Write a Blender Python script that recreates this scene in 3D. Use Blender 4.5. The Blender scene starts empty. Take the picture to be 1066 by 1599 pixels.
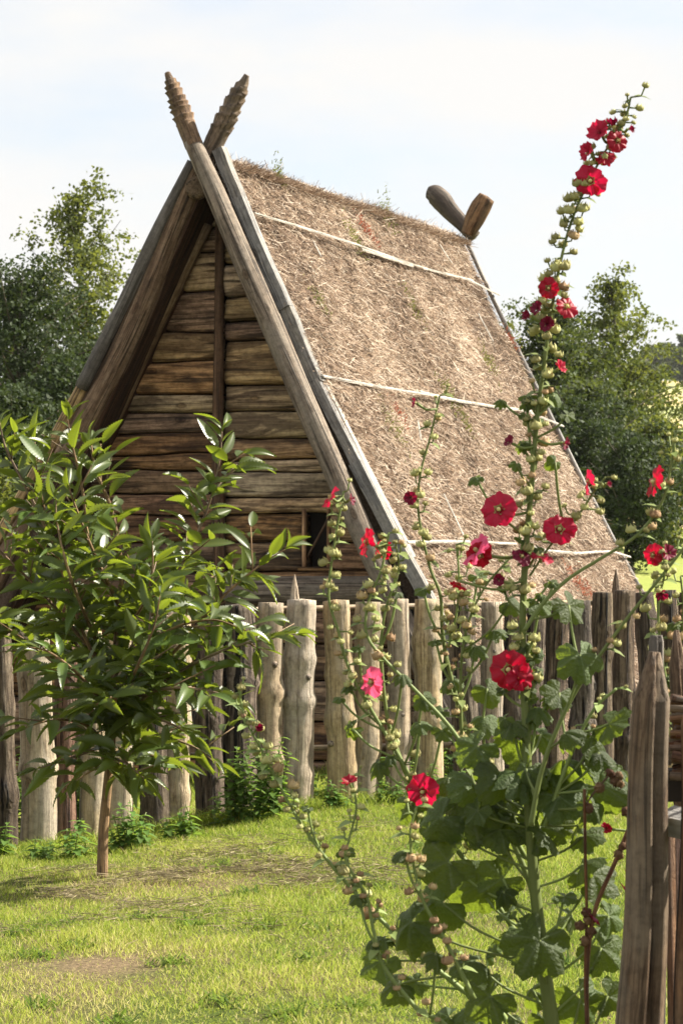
import bpy, math, random
import numpy as np
from mathutils import Vector, Matrix, Quaternion

random.seed(7); RNG = np.random.default_rng(7)
R = math.radians
scene = bpy.context.scene

# ------------------------------------------------------------------ camera, sky, sun, exposure
F = 3900.0                      # focal length in pixels of the 1066 x 1599 photograph
EYE = 1.62
PITCH = math.atan(70.5 / F)
cd = bpy.data.cameras.new('camera'); cam = bpy.data.objects.new('camera', cd)
scene.collection.objects.link(cam); scene.camera = cam
cam.location = (0, 0, EYE); cam.rotation_euler = (R(90) + PITCH, 0, 0)
cd.sensor_fit = 'VERTICAL'; cd.sensor_height = 36; cd.sensor_width = 24
cd.lens = F / 1599 * 36; cd.clip_start = 0.1; cd.clip_end = 5000
cd.dof.use_dof = True; cd.dof.focus_distance = 9.5; cd.dof.aperture_fstop = 15

SUN_EL, SUN_AZ = R(42), R(14)    # azimuth measured from +X towards +Y
w = bpy.data.worlds.new('World'); scene.world = w; w.use_nodes = True
nt = w.node_tree; nt.nodes.clear()
sky = nt.nodes.new('ShaderNodeTexSky'); sky.sky_type = 'NISHITA'; sky.sun_disc = False
sky.sun_elevation = SUN_EL; sky.sun_rotation = R(90) - SUN_AZ; sky.dust_density = 2.0; sky.air_density = 1.0
b1 = nt.nodes.new('ShaderNodeBackground'); b1.inputs[1].default_value = 0.08
b2 = nt.nodes.new('ShaderNodeBackground'); b2.inputs[0].default_value = (1.0, 0.985, 0.965, 1); b2.inputs[1].default_value = 0.345
tc = nt.nodes.new('ShaderNodeTexCoord'); mp = nt.nodes.new('ShaderNodeMapping'); mp.inputs['Scale'].default_value = (1, 1, 3.2)
mp.inputs['Location'].default_value = (0.35, 0.1, 0.42)
nz = nt.nodes.new('ShaderNodeTexNoise'); nz.inputs['Scale'].default_value = 4.5; nz.inputs['Detail'].default_value = 6; nz.inputs['Roughness'].default_value = 0.55
rp = nt.nodes.new('ShaderNodeValToRGB'); rp.color_ramp.elements[0].position = 0.34; rp.color_ramp.elements[1].position = 0.56
rp.color_ramp.elements[0].color = (0.52, 0.52, 0.52, 1)
mx = nt.nodes.new('ShaderNodeMixShader'); wo = nt.nodes.new('ShaderNodeOutputWorld')
L = nt.links.new
L(tc.outputs['Generated'], mp.inputs[0]); L(mp.outputs[0], nz.inputs['Vector']); L(nz.outputs['Fac'], rp.inputs[0])
L(sky.outputs[0], b1.inputs[0]); L(rp.outputs[0], mx.inputs[0]); L(b1.outputs[0], mx.inputs[1]); L(b2.outputs[0], mx.inputs[2]); L(mx.outputs[0], wo.inputs[0])

sd = bpy.data.lights.new('sun', 'SUN'); sd.energy = 5.0; sd.angle = R(0.53); sd.color = (1.0, 0.93, 0.80)
so = bpy.data.objects.new('sun', sd); scene.collection.objects.link(so)
SUNV = Vector((math.cos(SUN_EL) * math.cos(SUN_AZ), math.cos(SUN_EL) * math.sin(SUN_AZ), math.sin(SUN_EL)))
so.rotation_euler = SUNV.to_track_quat('Z', 'Y').to_euler(); so.location = (20, 5, 20)
scene.view_settings.view_transform = 'Standard'; scene.view_settings.look = 'None'
scene.view_settings.exposure = 1.50; scene.view_settings.gamma = 1; scene.view_settings.use_curve_mapping = False
scene.render.engine = 'CYCLES'
scene.cycles.volume_bounces = 0; scene.cycles.max_bounces = 8; scene.cycles.transparent_max_bounces = 8

# ------------------------------------------------------------------ geometry helpers
_cp, _sp = math.cos(PITCH), math.sin(PITCH)
def ray(px, py):
    x = (px - 533) / F; y = (799.5 - py) / F
    return Vector((x, _cp - y * _sp, _sp + y * _cp))
def pix(px, py, Y):
    d = ray(px, py); return Vector((0, 0, EYE)) + d * (Y / d.y)
def to_px(P):
    P = np.asarray(P, float); x = P[..., 0]; yy = P[..., 1]; z = P[..., 2] - EYE
    dep = yy * _cp + z * _sp; up = -yy * _sp + z * _cp
    return 533 + F * x / dep, 799.5 - F * up / dep

_ph = RNG.uniform(0, 6.28, (6, 3, 4))
def snoise(p, scale=1.0, seed=0):
    """cheap smooth noise, about -1..1, p (...,3)"""
    p = np.asarray(p, float) * scale + seed * 13.37
    o = 0; a = 1; t = 0
    for k in range(4):
        f = 1.9 ** k
        ph = _ph[k]
        o = o + a * (np.sin(f * (p[..., 0] * 1.0 + 0.7 * p[..., 1]) + ph[0, 0] + 1.3 * np.sin(f * 0.8 * p[..., 2] + ph[0, 1]))
                     + np.sin(f * (p[..., 1] * 1.1 - 0.6 * p[..., 2]) + ph[1, 0] + 1.3 * np.sin(f * 0.9 * p[..., 0] + ph[1, 1]))
                     + np.sin(f * (p[..., 2] * 0.9 + 0.5 * p[..., 0]) + ph[2, 0] + 1.3 * np.sin(f * 0.7 * p[..., 1] + ph[2, 1]))) / 3
        t += a; a *= 0.5
    return o / t * 1.5

def smooth01(t): t = np.clip(t, 0, 1); return t * t * (3 - 2 * t)
def ground(x, y):
    x = np.asarray(x, float); y = np.asarray(y, float)
    z = 0.085 * np.tanh((x + 0.75) * 1.3) * smooth01((y - 9) / 4) * (1 - smooth01((y - 19) / 8))
    z = z + 2.35 * smooth01((y - 25) / 40)
    z = z + 37.0 * smooth01((y - 120) / 450) * smooth01((x / np.maximum(y, 1) - 0.045) / 0.07)
    z = z + 0.018 * snoise(np.stack([x, y, 0 * x], -1), 1.6, 3) * (1 - smooth01((y - 30) / 30))
    return z

def mesh_from(name, V, Fc, attrs=None, smooth=True, mats=None, fmat=None):
    me = bpy.data.meshes.new(name); V = np.asarray(V, np.float32)
    if isinstance(Fc, np.ndarray):
        n, k = Fc.shape
        me.vertices.add(len(V)); me.vertices.foreach_set('co', V.ravel())
        me.loops.add(n * k); me.loops.foreach_set('vertex_index', Fc.astype(np.int32).ravel())
        me.polygons.add(n); me.polygons.foreach_set('loop_start', np.arange(0, n * k, k, dtype=np.int32))
        me.polygons.foreach_set('loop_total', np.full(n, k, np.int32))
        me.update(calc_edges=True)
    else:
        me.from_pydata(V.tolist(), [], [list(map(int, f)) for f in Fc])
    if smooth: me.polygons.foreach_set('use_smooth', np.ones(len(me.polygons), bool))
    for k, a in (attrs or {}).items():
        a = np.asarray(a, np.float32)
        if a.ndim == 1:
            at = me.attributes.new(k, 'FLOAT', 'POINT'); at.data.foreach_set('value', a)
        else:
            at = me.attributes.new(k, 'FLOAT_VECTOR', 'POINT'); at.data.foreach_set('vector', a.ravel())
    for m in (mats or []): me.materials.append(m)
    if fmat is not None: me.polygons.foreach_set('material_index', np.asarray(fmat, np.int32))
    me.update(); return me

class MB:
    def __init__(s): s.V = []; s.G = []; s.T = []; s.F = []; s.M = []; s.n = 0
    def add(s, V, Fc, G=None, T=None, m=0):
        V = np.asarray(V, float).reshape(-1, 3); k = len(V)
        s.V.append(V); s.G.append(V if G is None else np.asarray(G, float))
        s.T.append(np.zeros(k) + (0 if T is None else T))
        s.F += [[int(i) + s.n for i in f] for f in Fc]; s.M += [m] * len(Fc); s.n += k
    def tube(s, pts, rad, seg=8, rough=0.0, rs=6.0, cap=True, seed=0, ell=1.0, flat=None, T=None, m=0, capround=0.0):
        pts = np.asarray(pts, float); n = len(pts); rad = np.zeros(n) + rad
        tan = np.gradient(pts, axis=0); tan /= np.linalg.norm(tan, axis=1)[:, None] + 1e-9
        ref = np.array([0, 0, 1.0]) if abs(tan[:, 2]).mean() < 0.8 else np.array([0, 1.0, 0])
        if flat is not None: ref = np.asarray(flat, float)
        A = np.cross(tan, ref); A /= np.linalg.norm(A, axis=1)[:, None] + 1e-9
        B = np.cross(A, tan)
        th = np.linspace(0, 2 * np.pi, seg, endpoint=False)
        d = np.r_[0, np.cumsum(np.linalg.norm(np.diff(pts, axis=0), axis=1))]
        c, sn = np.cos(th), np.sin(th)
        if rough:
            q = np.stack([np.tile(c, (n, 1)) * 1.2, np.tile(sn, (n, 1)) * 1.2, np.tile(d[:, None] * rs / 3, (1, seg))], -1)
            rr = rad[:, None] * (1 + rough * snoise(q, 1.0, seed))
        else: rr = np.tile(rad[:, None], (1, seg))
        P = pts[:, None, :] + A[:, None, :] * (rr * c)[..., None] + B[:, None, :] * (rr * sn * ell)[..., None]
        G = np.stack([rr * c, rr * sn * ell, np.tile(d[:, None], (1, seg))], -1) + np.array([seed * 0.37 % 5, seed * 0.91 % 7, seed * 1.7 % 11])
        V = P.reshape(-1, 3); G = G.reshape(-1, 3)
        Fc = [[i * seg + j, i * seg + (j + 1) % seg, (i + 1) * seg + (j + 1) % seg, (i + 1) * seg + j] for i in range(n - 1) for j in range(seg)]
        if cap:
            V = np.vstack([V, pts[0] - tan[0] * capround * rad[0], pts[-1] + tan[-1] * capround * rad[-1]])
            G = np.vstack([G, G[0] * 0 + G[:seg].mean(0), G[-seg:].mean(0)])
            a, b = n * seg, n * seg + 1
            Fc += [[a, (j + 1) % seg, j] for j in range(seg)] + [[b, (n - 1) * seg + j, (n - 1) * seg + (j + 1) % seg] for j in range(seg)]
        s.add(V, Fc, G, T, m)
    def build(s, name, mat, parent=None, recenter=True, smooth=True, tint=False):
        V = np.vstack(s.V); c = V.mean(0) if recenter else np.zeros(3)
        at = {'grain': np.vstack(s.G)}
        if tint: at['tint'] = np.concatenate(s.T)
        mats = mat if isinstance(mat, list) else [mat]
        me = mesh_from(name, V - c, s.F, at, smooth, mats, s.M if len(mats) > 1 else None)
        return place(name, me, Matrix.Translation(Vector(c)), parent)

WM = {}
def place(name, me, M, parent=None):
    o = bpy.data.objects.new(name, me); scene.collection.objects.link(o)
    if parent is not None:
        o.parent = parent; o.matrix_basis = WM[parent.name].inverted() @ M
    else: o.matrix_basis = M
    WM[o.name] = M.copy(); return o
def thing(name, label, cat, loc=(0, 0, 0), group=None):
    o = place(name, None, Matrix.Translation(Vector(loc))); return tag(o, label, cat, group)
def tag(o, label=None, cat=None, group=None, kind=None):
    for k, v in (('label', label), ('category', cat), ('group', group), ('kind', kind)):
        if v: o[k] = v
    return o
def catmull(P, n=8):
    P = np.asarray(P, float); Q = np.vstack([2 * P[0] - P[1], P, 2 * P[-1] - P[-2]]); out = []
    for i in range(1, len(Q) - 2):
        for t in np.linspace(0, 1, n, endpoint=False):
            a, b, c, d = Q[i - 1], Q[i], Q[i + 1], Q[i + 2]
            out.append(0.5 * (2 * b + (c - a) * t + (2 * a - 5 * b + 4 * c - d) * t * t + (3 * b - a - 3 * c + d) * t ** 3))
    out.append(Q[-2]); return np.array(out)
def frame(zdir, ydir, loc, s=1.0):
    z = Vector(zdir).normalized(); y = Vector(ydir); y = (y - z * y.dot(z))
    if y.length < 1e-5: y = z.orthogonal()
    y.normalize(); x = y.cross(z)
    M = Matrix((x, y, z)).transposed().to_4x4(); return Matrix.Translation(Vector(loc)) @ M @ Matrix.Scale(s, 4)
def rnd(a, b): return random.uniform(a, b)

# ------------------------------------------------------------------ materials
def newmat(name):
    m = bpy.data.materials.new(name); m.use_nodes = True; t = m.node_tree; t.nodes.clear()
    o = t.nodes.new('ShaderNodeOutputMaterial'); return m, t, o
def N(t, typ, **kw):
    n = t.nodes.new(typ)
    for k, v in kw.items():
        if k.startswith('i_'): n.inputs[k[2:].replace('_', ' ')].default_value = v
        else: setattr(n, k, v)
    return n
def ramp(t, stops):
    n = t.nodes.new('ShaderNodeValToRGB'); e = n.color_ramp.elements
    while len(e) < len(stops): e.new(0.5)
    for q, (p, c) in zip(e, stops): q.position = p; q.color = (*c, 1)
    return n
def mixc(t, fac, a, b, mode='MIX'):
    n = t.nodes.new('ShaderNodeMix'); n.data_type = 'RGBA'; n.blend_type = mode; n.clamp_factor = True
    for s, v in ((0, fac), (6, a), (7, b)):
        if hasattr(v, 'links') or isinstance(v, bpy.types.NodeSocket): t.links.new(v, n.inputs[s])
        elif isinstance(v, tuple): n.inputs[s].default_value = (*v, 1)
        else: n.inputs[s].default_value = v
    return n.outputs[2]
def math_n(t, op, a, b=0.0):
    n = t.nodes.new('ShaderNodeMath'); n.operation = op
    for s, v in ((0, a), (1, b)):
        if isinstance(v, bpy.types.NodeSocket): t.links.new(v, n.inputs[s])
        else: n.inputs[s].default_value = v
    return n.outputs[0]

def wood_mat(name, light, mid, dark, crack=0.5, grain=1.0, rough=0.75, bump=0.6, patch=None, patch_amt=0.5, bark=0.0, var=0.35):
    m, t, o = newmat(name); Lk = t.links.new
    at = N(t, 'ShaderNodeAttribute', attribute_name='grain'); oi = N(t, 'ShaderNodeObjectInfo')
    add = N(t, 'ShaderNodeVectorMath', operation='ADD'); Lk(at.outputs['Vector'], add.inputs[0])
    cb = N(t, 'ShaderNodeCombineXYZ'); r10 = math_n(t, 'MULTIPLY', oi.outputs['Random'], 37.0)
    for i in range(3): Lk(r10, cb.inputs[i])
    Lk(cb.outputs[0], add.inputs[1])
    m1 = N(t, 'ShaderNodeMapping'); m1.inputs['Scale'].default_value = (48 * grain, 48 * grain, 2.6 * grain); Lk(add.outputs[0], m1.inputs[0])
    n1 = N(t, 'ShaderNodeTexNoise', i_Scale=1.0, i_Detail=9.0, i_Roughness=0.72, i_Distortion=0.5); Lk(m1.outputs[0], n1.inputs['Vector'])
    m2 = N(t, 'ShaderNodeMapping'); m2.inputs['Scale'].default_value = (7, 7, 1.5); Lk(add.outputs[0], m2.inputs[0])
    n2 = N(t, 'ShaderNodeTexNoise', i_Scale=1.0, i_Detail=4.0, i_Roughness=0.6, i_Distortion=0.8); Lk(m2.outputs[0], n2.inputs['Vector'])
    rp1 = ramp(t, [(0.36, dark), (0.48, mid), (0.60, light)]); Lk(n1.outputs['Fac'], rp1.inputs[0])
    col = rp1.outputs[0]
    if patch:
        r2 = ramp(t, [(0.48, (0, 0, 0)), (0.58, (1, 1, 1))]); Lk(n2.outputs['Fac'], r2.inputs[0])
        col = mixc(t, math_n(t, 'MULTIPLY', r2.outputs[0], patch_amt), col, patch)
    # dark drying cracks along the grain
    m3 = N(t, 'ShaderNodeMapping'); m3.inputs['Scale'].default_value = (45 * grain, 45 * grain, 0.9 * grain); Lk(add.outputs[0], m3.inputs[0])
    n3 = N(t, 'ShaderNodeTexNoise', i_Scale=1.0, i_Detail=3.0, i_Roughness=0.5); Lk(m3.outputs[0], n3.inputs['Vector'])
    r3 = ramp(t, [(0.36, (1, 1, 1)), (0.42, (0, 0, 0))]); Lk(n3.outputs['Fac'], r3.inputs[0])
    col = mixc(t, math_n(t, 'MULTIPLY', r3.outputs[0], crack), col, tuple(c * 0.25 for c in dark))
    n5 = N(t, 'ShaderNodeTexNoise', i_Scale=22.0, i_Detail=9.0, i_Roughness=0.75); Lk(add.outputs[0], n5.inputs['Vector'])
    r5 = ramp(t, [(0.35, (0.55, 0.54, 0.53)), (0.52, (1, 1, 1)), (0.68, (1.25, 1.22, 1.18))]); Lk(n5.outputs['Fac'], r5.inputs[0]); col = mixc(t, 0.8, col, r5.outputs[0], 'MULTIPLY')
    m6 = N(t, 'ShaderNodeMapping'); m6.inputs['Scale'].default_value = (5.5, 5.5, 2.6); Lk(add.outputs[0], m6.inputs[0])
    vo = N(t, 'ShaderNodeTexVoronoi', i_Scale=1.0); Lk(m6.outputs[0], vo.inputs['Vector'])
    r6 = ramp(t, [(0.03, (0.25, 0.2, 0.16)), (0.08, (0.8, 0.7, 0.6)), (0.105, (0.35, 0.3, 0.25)), (0.15, (1, 1, 1))]); Lk(vo.outputs['Distance'], r6.inputs[0]); col = mixc(t, 0.85, col, r6.outputs[0], 'MULTIPLY')
    hsv = N(t, 'ShaderNodeHueSaturation'); Lk(col, hsv.inputs['Color'])
    Lk(math_n(t, 'ADD', math_n(t, 'MULTIPLY', oi.outputs['Random'], var), 1 - var / 2), hsv.inputs['Value'])
    Lk(math_n(t, 'ADD', math_n(t, 'MULTIPLY', math_n(t, 'FRACT', math_n(t, 'MULTIPLY', oi.outputs['Random'], 17.3)), 0.014), 0.491), hsv.inputs['Hue'])
    Lk(math_n(t, 'ADD', math_n(t, 'MULTIPLY', math_n(t, 'FRACT', math_n(t, 'MULTIPLY', oi.outputs['Random'], 71.7)), 0.35), 0.82), hsv.inputs['Saturation'])
    p = N(t, 'ShaderNodeBsdfPrincipled'); p.inputs['Roughness'].default_value = rough; p.inputs['Specular IOR Level'].default_value = 0.3
    Lk(hsv.outputs[0], p.inputs['Base Color'])
    hh = math_n(t, 'SUBTRACT', math_n(t, 'ADD', math_n(t, 'ADD', n1.outputs['Fac'], math_n(t, 'MULTIPLY', n5.outputs['Fac'], 0.5)), math_n(t, 'MULTIPLY', n2.outputs['Fac'], 0.8)), math_n(t, 'MULTIPLY', r3.outputs[0], 0.8))
    bp = N(t, 'ShaderNodeBump', i_Strength=bump, i_Distance=0.018); Lk(hh, bp.inputs['Height']); Lk(bp.outputs[0], p.inputs['Normal'])
    Lk(p.outputs[0], o.inputs[0]); return m

def leaf_mat(name, c1, c2, tr, trans=0.4, gloss=0.35, spec=0.5, var_attr=None, hv=0.03, vv=0.35, nscale=18, vein=None, crinkle=0):
    m, t, o = newmat(name); Lk = t.links.new
    oi = N(t, 'ShaderNodeObjectInfo'); tcn = N(t, 'ShaderNodeTexCoord')
    n1 = N(t, 'ShaderNodeTexNoise', i_Scale=nscale, i_Detail=3.0); Lk(tcn.outputs['Object'], n1.inputs['Vector'])
    if var_attr:
        at = N(t, 'ShaderNodeAttribute', attribute_name=var_attr); rv = at.outputs['Fac']
    else: rv = oi.outputs['Random']
    f = math_n(t, 'ADD', math_n(t, 'MULTIPLY', n1.outputs['Fac'], 0.5), math_n(t, 'MULTIPLY', rv, 0.6))
    col = mixc(t, f, c1, c2); trc = mixc(t, f, tr, tuple(x * 0.8 for x in tr))
    if vein:
        av = N(t, 'ShaderNodeAttribute', attribute_name='vein')
        col = mixc(t, math_n(t, 'MULTIPLY', av.outputs['Fac'], 0.55), col, vein); trc = mixc(t, math_n(t, 'MULTIPLY', av.outputs['Fac'], 0.4), trc, c1)
    h = N(t, 'ShaderNodeHueSaturation'); Lk(col, h.inputs['Color'])
    Lk(math_n(t, 'ADD', math_n(t, 'MULTIPLY', rv, vv), 1 - vv / 2), h.inputs['Value'])
    Lk(math_n(t, 'ADD', math_n(t, 'MULTIPLY', rv, hv), 0.5 - hv / 2), h.inputs['Hue'])
    p = N(t, 'ShaderNodeBsdfPrincipled'); p.inputs['Roughness'].default_value = gloss; p.inputs['Specular IOR Level'].default_value = spec
    Lk(h.outputs[0], p.inputs['Base Color'])
    tb = N(t, 'ShaderNodeBsdfTranslucent'); Lk(trc, tb.inputs[0])
    if crinkle:
        n9 = N(t, 'ShaderNodeTexNoise', i_Scale=crinkle, i_Detail=4.0); Lk(tcn.outputs['Object'], n9.inputs['Vector'])
        bp = N(t, 'ShaderNodeBump', i_Strength=0.32, i_Distance=0.05); Lk(n9.outputs['Fac'], bp.inputs['Height']); Lk(bp.outputs[0], p.inputs['Normal']); Lk(bp.outputs[0], tb.inputs['Normal'])
    mxs = N(t, 'ShaderNodeMixShader'); mxs.inputs[0].default_value = trans; Lk(p.outputs[0], mxs.inputs[1]); Lk(tb.outputs[0], mxs.inputs[2])
    Lk(mxs.outputs[0], o.inputs[0]); return m

M_log = wood_mat('log_wood', (0.45, 0.275, 0.14), (0.24, 0.135, 0.064), (0.05, 0.028, 0.015), 0.7, 0.7, patch=(0.05, 0.026, 0.014), patch_amt=0.75, var=0.7)
M_log_l = wood_mat('log_wood_pale_lit', (0.60, 0.44, 0.25), (0.40, 0.275, 0.15), (0.085, 0.052, 0.028), 0.7, 0.7, patch=(0.085, 0.05, 0.028), patch_amt=0.75, var=0.4)
M_rafter = wood_mat('rafter_wood', (0.29, 0.24, 0.19), (0.175, 0.14, 0.105), (0.06, 0.045, 0.034), 0.7, 1.0, patch=(0.24, 0.21, 0.17), patch_amt=0.55, var=0.15)
M_rafter_l = wood_mat('rafter_wood_left', (0.28, 0.20, 0.13), (0.17, 0.11, 0.065), (0.06, 0.035, 0.02), 0.7, 1.0, patch=(0.11, 0.07, 0.042), patch_amt=0.55, var=0.1)
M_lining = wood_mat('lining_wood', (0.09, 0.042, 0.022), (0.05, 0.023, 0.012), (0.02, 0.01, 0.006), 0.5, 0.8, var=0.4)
M_rafter_d = wood_mat('rafter_wood_brown', (0.18, 0.10, 0.055), (0.10, 0.052, 0.028), (0.035, 0.018, 0.01), 0.6, 0.8, patch=(0.10, 0.055, 0.03), patch_amt=0.5, var=0.15)
M_carve = wood_mat('carved_wood', (0.27, 0.185, 0.105), (0.17, 0.11, 0.062), (0.06, 0.038, 0.022), 0.6, 0.9, patch=(0.12, 0.095, 0.07), patch_amt=0.6, var=0.1)
M_hornd = wood_mat('dark_carved_wood', (0.17, 0.13, 0.095), (0.10, 0.075, 0.055), (0.04, 0.028, 0.02), 0.6, 0.8, patch=(0.06, 0.045, 0.035), var=0.1)
M_greyd = wood_mat('grey_pole_wood', (0.21, 0.185, 0.16), (0.125, 0.11, 0.095), (0.05, 0.042, 0.035), 0.6, 1.0, patch=(0.09, 0.075, 0.06), var=0.1)
M_grey = wood_mat('grey_board_wood', (0.30, 0.29, 0.275), (0.21, 0.20, 0.19), (0.10, 0.092, 0.085), 0.4, 1.2, patch=(0.36, 0.33, 0.28), patch_amt=0.5, var=0.15)
M_pale = wood_mat('pale_debarked', (0.52, 0.42, 0.28), (0.38, 0.295, 0.19), (0.20, 0.145, 0.09), 0.35, 0.7, bump=0.8, patch=(0.33, 0.29, 0.23), patch_amt=0.55, var=0.3)
M_bark = wood_mat('pale_bark', (0.27, 0.215, 0.155), (0.115, 0.085, 0.06), (0.022, 0.015, 0.011), 0.95, 0.7, bump=1.8, patch=(0.06, 0.042, 0.03), patch_amt=0.5, var=0.35)
M_redbark = wood_mat('red_bark', (0.34, 0.2, 0.12), (0.18, 0.09, 0.05), (0.04, 0.02, 0.012), 0.9, 0.8, bump=1.4, patch=(0.22, 0.16, 0.11), patch_amt=0.5, var=0.2)
M_lath = wood_mat('lath_wood', (0.50, 0.47, 0.42), (0.38, 0.35, 0.30), (0.16, 0.13, 0.10), 0.35, 1.6, var=0.15)
M_post = wood_mat('near_post_wood', (0.19, 0.13, 0.078), (0.115, 0.073, 0.043), (0.045, 0.028, 0.016), 0.5, 2.2, bump=0.5, patch=(0.22, 0.18, 0.13), patch_amt=0.5, var=0.2)
M_twigbark = wood_mat('sapling_bark', (0.30, 0.21, 0.12), (0.19, 0.13, 0.075), (0.07, 0.045, 0.028), 0.3, 1.5, bump=0.4, var=0.1)
M_treebark = wood_mat('tree_bark', (0.16, 0.14, 0.11), (0.09, 0.075, 0.06), (0.03, 0.025, 0.02), 0.5, 0.4, var=0.2)
M_dry = wood_mat('dry_stalk', (0.25, 0.13, 0.06), (0.13, 0.06, 0.03), (0.04, 0.02, 0.012), 0.3, 3, var=0.1)

M_chest = leaf_mat('chestnut_leaf', (0.022, 0.046, 0.010), (0.060, 0.095, 0.017), (0.31, 0.39, 0.025), 0.38, 0.40, 0.5, vein=(0.14, 0.19, 0.05), nscale=7, hv=0.04, vv=0.5)
M_holly = leaf_mat('hollyhock_leaf', (0.025, 0.046, 0.013), (0.060, 0.085, 0.024), (0.30, 0.40, 0.03), 0.34, 0.55, 0.32, nscale=14, vein=(0.17, 0.21, 0.10), crinkle=16)
M_nettle = leaf_mat('nettle_leaf', (0.06, 0.12, 0.025), (0.12, 0.20, 0.045), (0.32, 0.48, 0.06), 0.38, 0.5, 0.35)
M_crownA = leaf_mat('crown_leaf_olive', (0.026, 0.043, 0.013), (0.055, 0.076, 0.022), (0.15, 0.185, 0.03), 0.32, 0.65, 0.22, 'tint')
M_crownB = leaf_mat('crown_leaf_dark', (0.018, 0.031, 0.011), (0.036, 0.054, 0.018), (0.07, 0.10, 0.02), 0.25, 0.65, 0.22, 'tint')
M_crownC = leaf_mat('crown_leaf_fresh', (0.036, 0.055, 0.015), (0.085, 0.105, 0.028), (0.26, 0.29, 0.045), 0.36, 0.65, 0.22, 'tint')
M_hstem = leaf_mat('hollyhock_stem', (0.12, 0.17, 0.045), (0.21, 0.25, 0.08), (0.3, 0.4, 0.1), 0.12, 0.55, 0.3, nscale=12)
M_pod = leaf_mat('seed_pod_green', (0.30, 0.32, 0.11), (0.46, 0.42, 0.20), (0.6, 0.55, 0.2), 0.2, 0.65, 0.2, hv=0.05, vv=0.4)
M_podtan = leaf_mat('seed_pod_tan', (0.36, 0.24, 0.12), (0.50, 0.36, 0.20), (0.5, 0.35, 0.18), 0.2, 0.7, 0.2, vv=0.4)
M_burr = leaf_mat('burr_green', (0.16, 0.24, 0.04), (0.26, 0.34, 0.06), (0.5, 0.6, 0.1), 0.3, 0.6, 0.2)
M_stamen = leaf_mat('stamen_yellow', (0.68, 0.58, 0.24), (0.75, 0.62, 0.30), (0.6, 0.5, 0.2), 0.2, 0.6, 0.2)

def petal_mat(name, outer, inner, tr, trans=0.38):
    m, t, o = newmat(name); Lk = t.links.new
    at = N(t, 'ShaderNodeAttribute', attribute_name='rad'); av = N(t, 'ShaderNodeAttribute', attribute_name='vein')
    r = ramp(t, [(0.05, inner), (0.22, outer)]); Lk(at.outputs['Fac'], r.inputs[0])
    col = mixc(t, math_n(t, 'MULTIPLY', av.outputs['Fac'], 0.35), r.outputs[0], inner)
    p = N(t, 'ShaderNodeBsdfPrincipled'); p.inputs['Roughness'].default_value = 0.5; p.inputs['Specular IOR Level'].default_value = 0.35
    Lk(col, p.inputs['Base Color'])
    r2 = ramp(t, [(0.05, tuple(x * 0.3 for x in tr)), (0.22, tr)]); Lk(at.outputs['Fac'], r2.inputs[0])
    tb = N(t, 'ShaderNodeBsdfTranslucent'); Lk(r2.outputs[0], tb.inputs[0])
    mxs = N(t, 'ShaderNodeMixShader'); mxs.inputs[0].default_value = trans; Lk(p.outputs[0], mxs.inputs[1]); Lk(tb.outputs[0], mxs.inputs[2])
    Lk(mxs.outputs[0], o.inputs[0]); return m
M_red = petal_mat('petal_crimson', (0.33, 0.003, 0.020), (0.10, 0.0, 0.010), (0.60, 0.003, 0.035))
M_red2 = petal_mat('petal_rose_red', (0.40, 0.008, 0.040), (0.14, 0.0, 0.014), (0.70, 0.008, 0.065))
M_dark = petal_mat('petal_maroon', (0.15, 0.004, 0.028), (0.06, 0.0, 0.014), (0.30, 0.004, 0.04), 0.3)
M_pink_glint = petal_mat('petal_pink_glint', (0.72, 0.10, 0.24), (0.42, 0.01, 0.06), (0.95, 0.12, 0.25), 0.4)  # pink petals, and a pale glint painted as pink on one flower

def tint_mat(name, stops, rough=0.8, trans=0.0, tr=None, ncol=None):
    m, t, o = newmat(name); Lk = t.links.new
    at = N(t, 'ShaderNodeAttribute', attribute_name='tint'); r = ramp(t, stops); Lk(at.outputs['Fac'], r.inputs[0])
    r.color_ramp.interpolation = 'LINEAR'; col = r.outputs[0]
    p = N(t, 'ShaderNodeBsdfPrincipled'); p.inputs['Roughness'].default_value = rough; p.inputs['Specular IOR Level'].default_value = 0.25
    Lk(col, p.inputs['Base Color'])
    if trans:
        tb = N(t, 'ShaderNodeBsdfTranslucent'); g = N(t, 'ShaderNodeGamma'); g.inputs[1].default_value = 0.75; Lk(col, g.inputs[0]); Lk(g.outputs[0], tb.inputs[0])
        mxs = N(t, 'ShaderNodeMixShader'); mxs.inputs[0].default_value = trans; Lk(p.outputs[0], mxs.inputs[1]); Lk(tb.outputs[0], mxs.inputs[2]); Lk(mxs.outputs[0], o.inputs[0])
    else: Lk(p.outputs[0], o.inputs[0])
    return m
M_straw = tint_mat('heather_straw', [(0.0, (0.045, 0.026, 0.016)), (0.28, (0.19, 0.122, 0.080)), (0.62, (0.385, 0.272, 0.180)), (1.0, (0.80, 0.69, 0.56))], 0.75, 0.12)
M_grass = tint_mat('grass_blade', [(0.0, (0.055, 0.10, 0.012)), (0.4, (0.195, 0.285, 0.020)), (0.75, (0.39, 0.43, 0.05)), (1.0, (0.60, 0.48, 0.22))], 0.5, 0.5)

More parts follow.
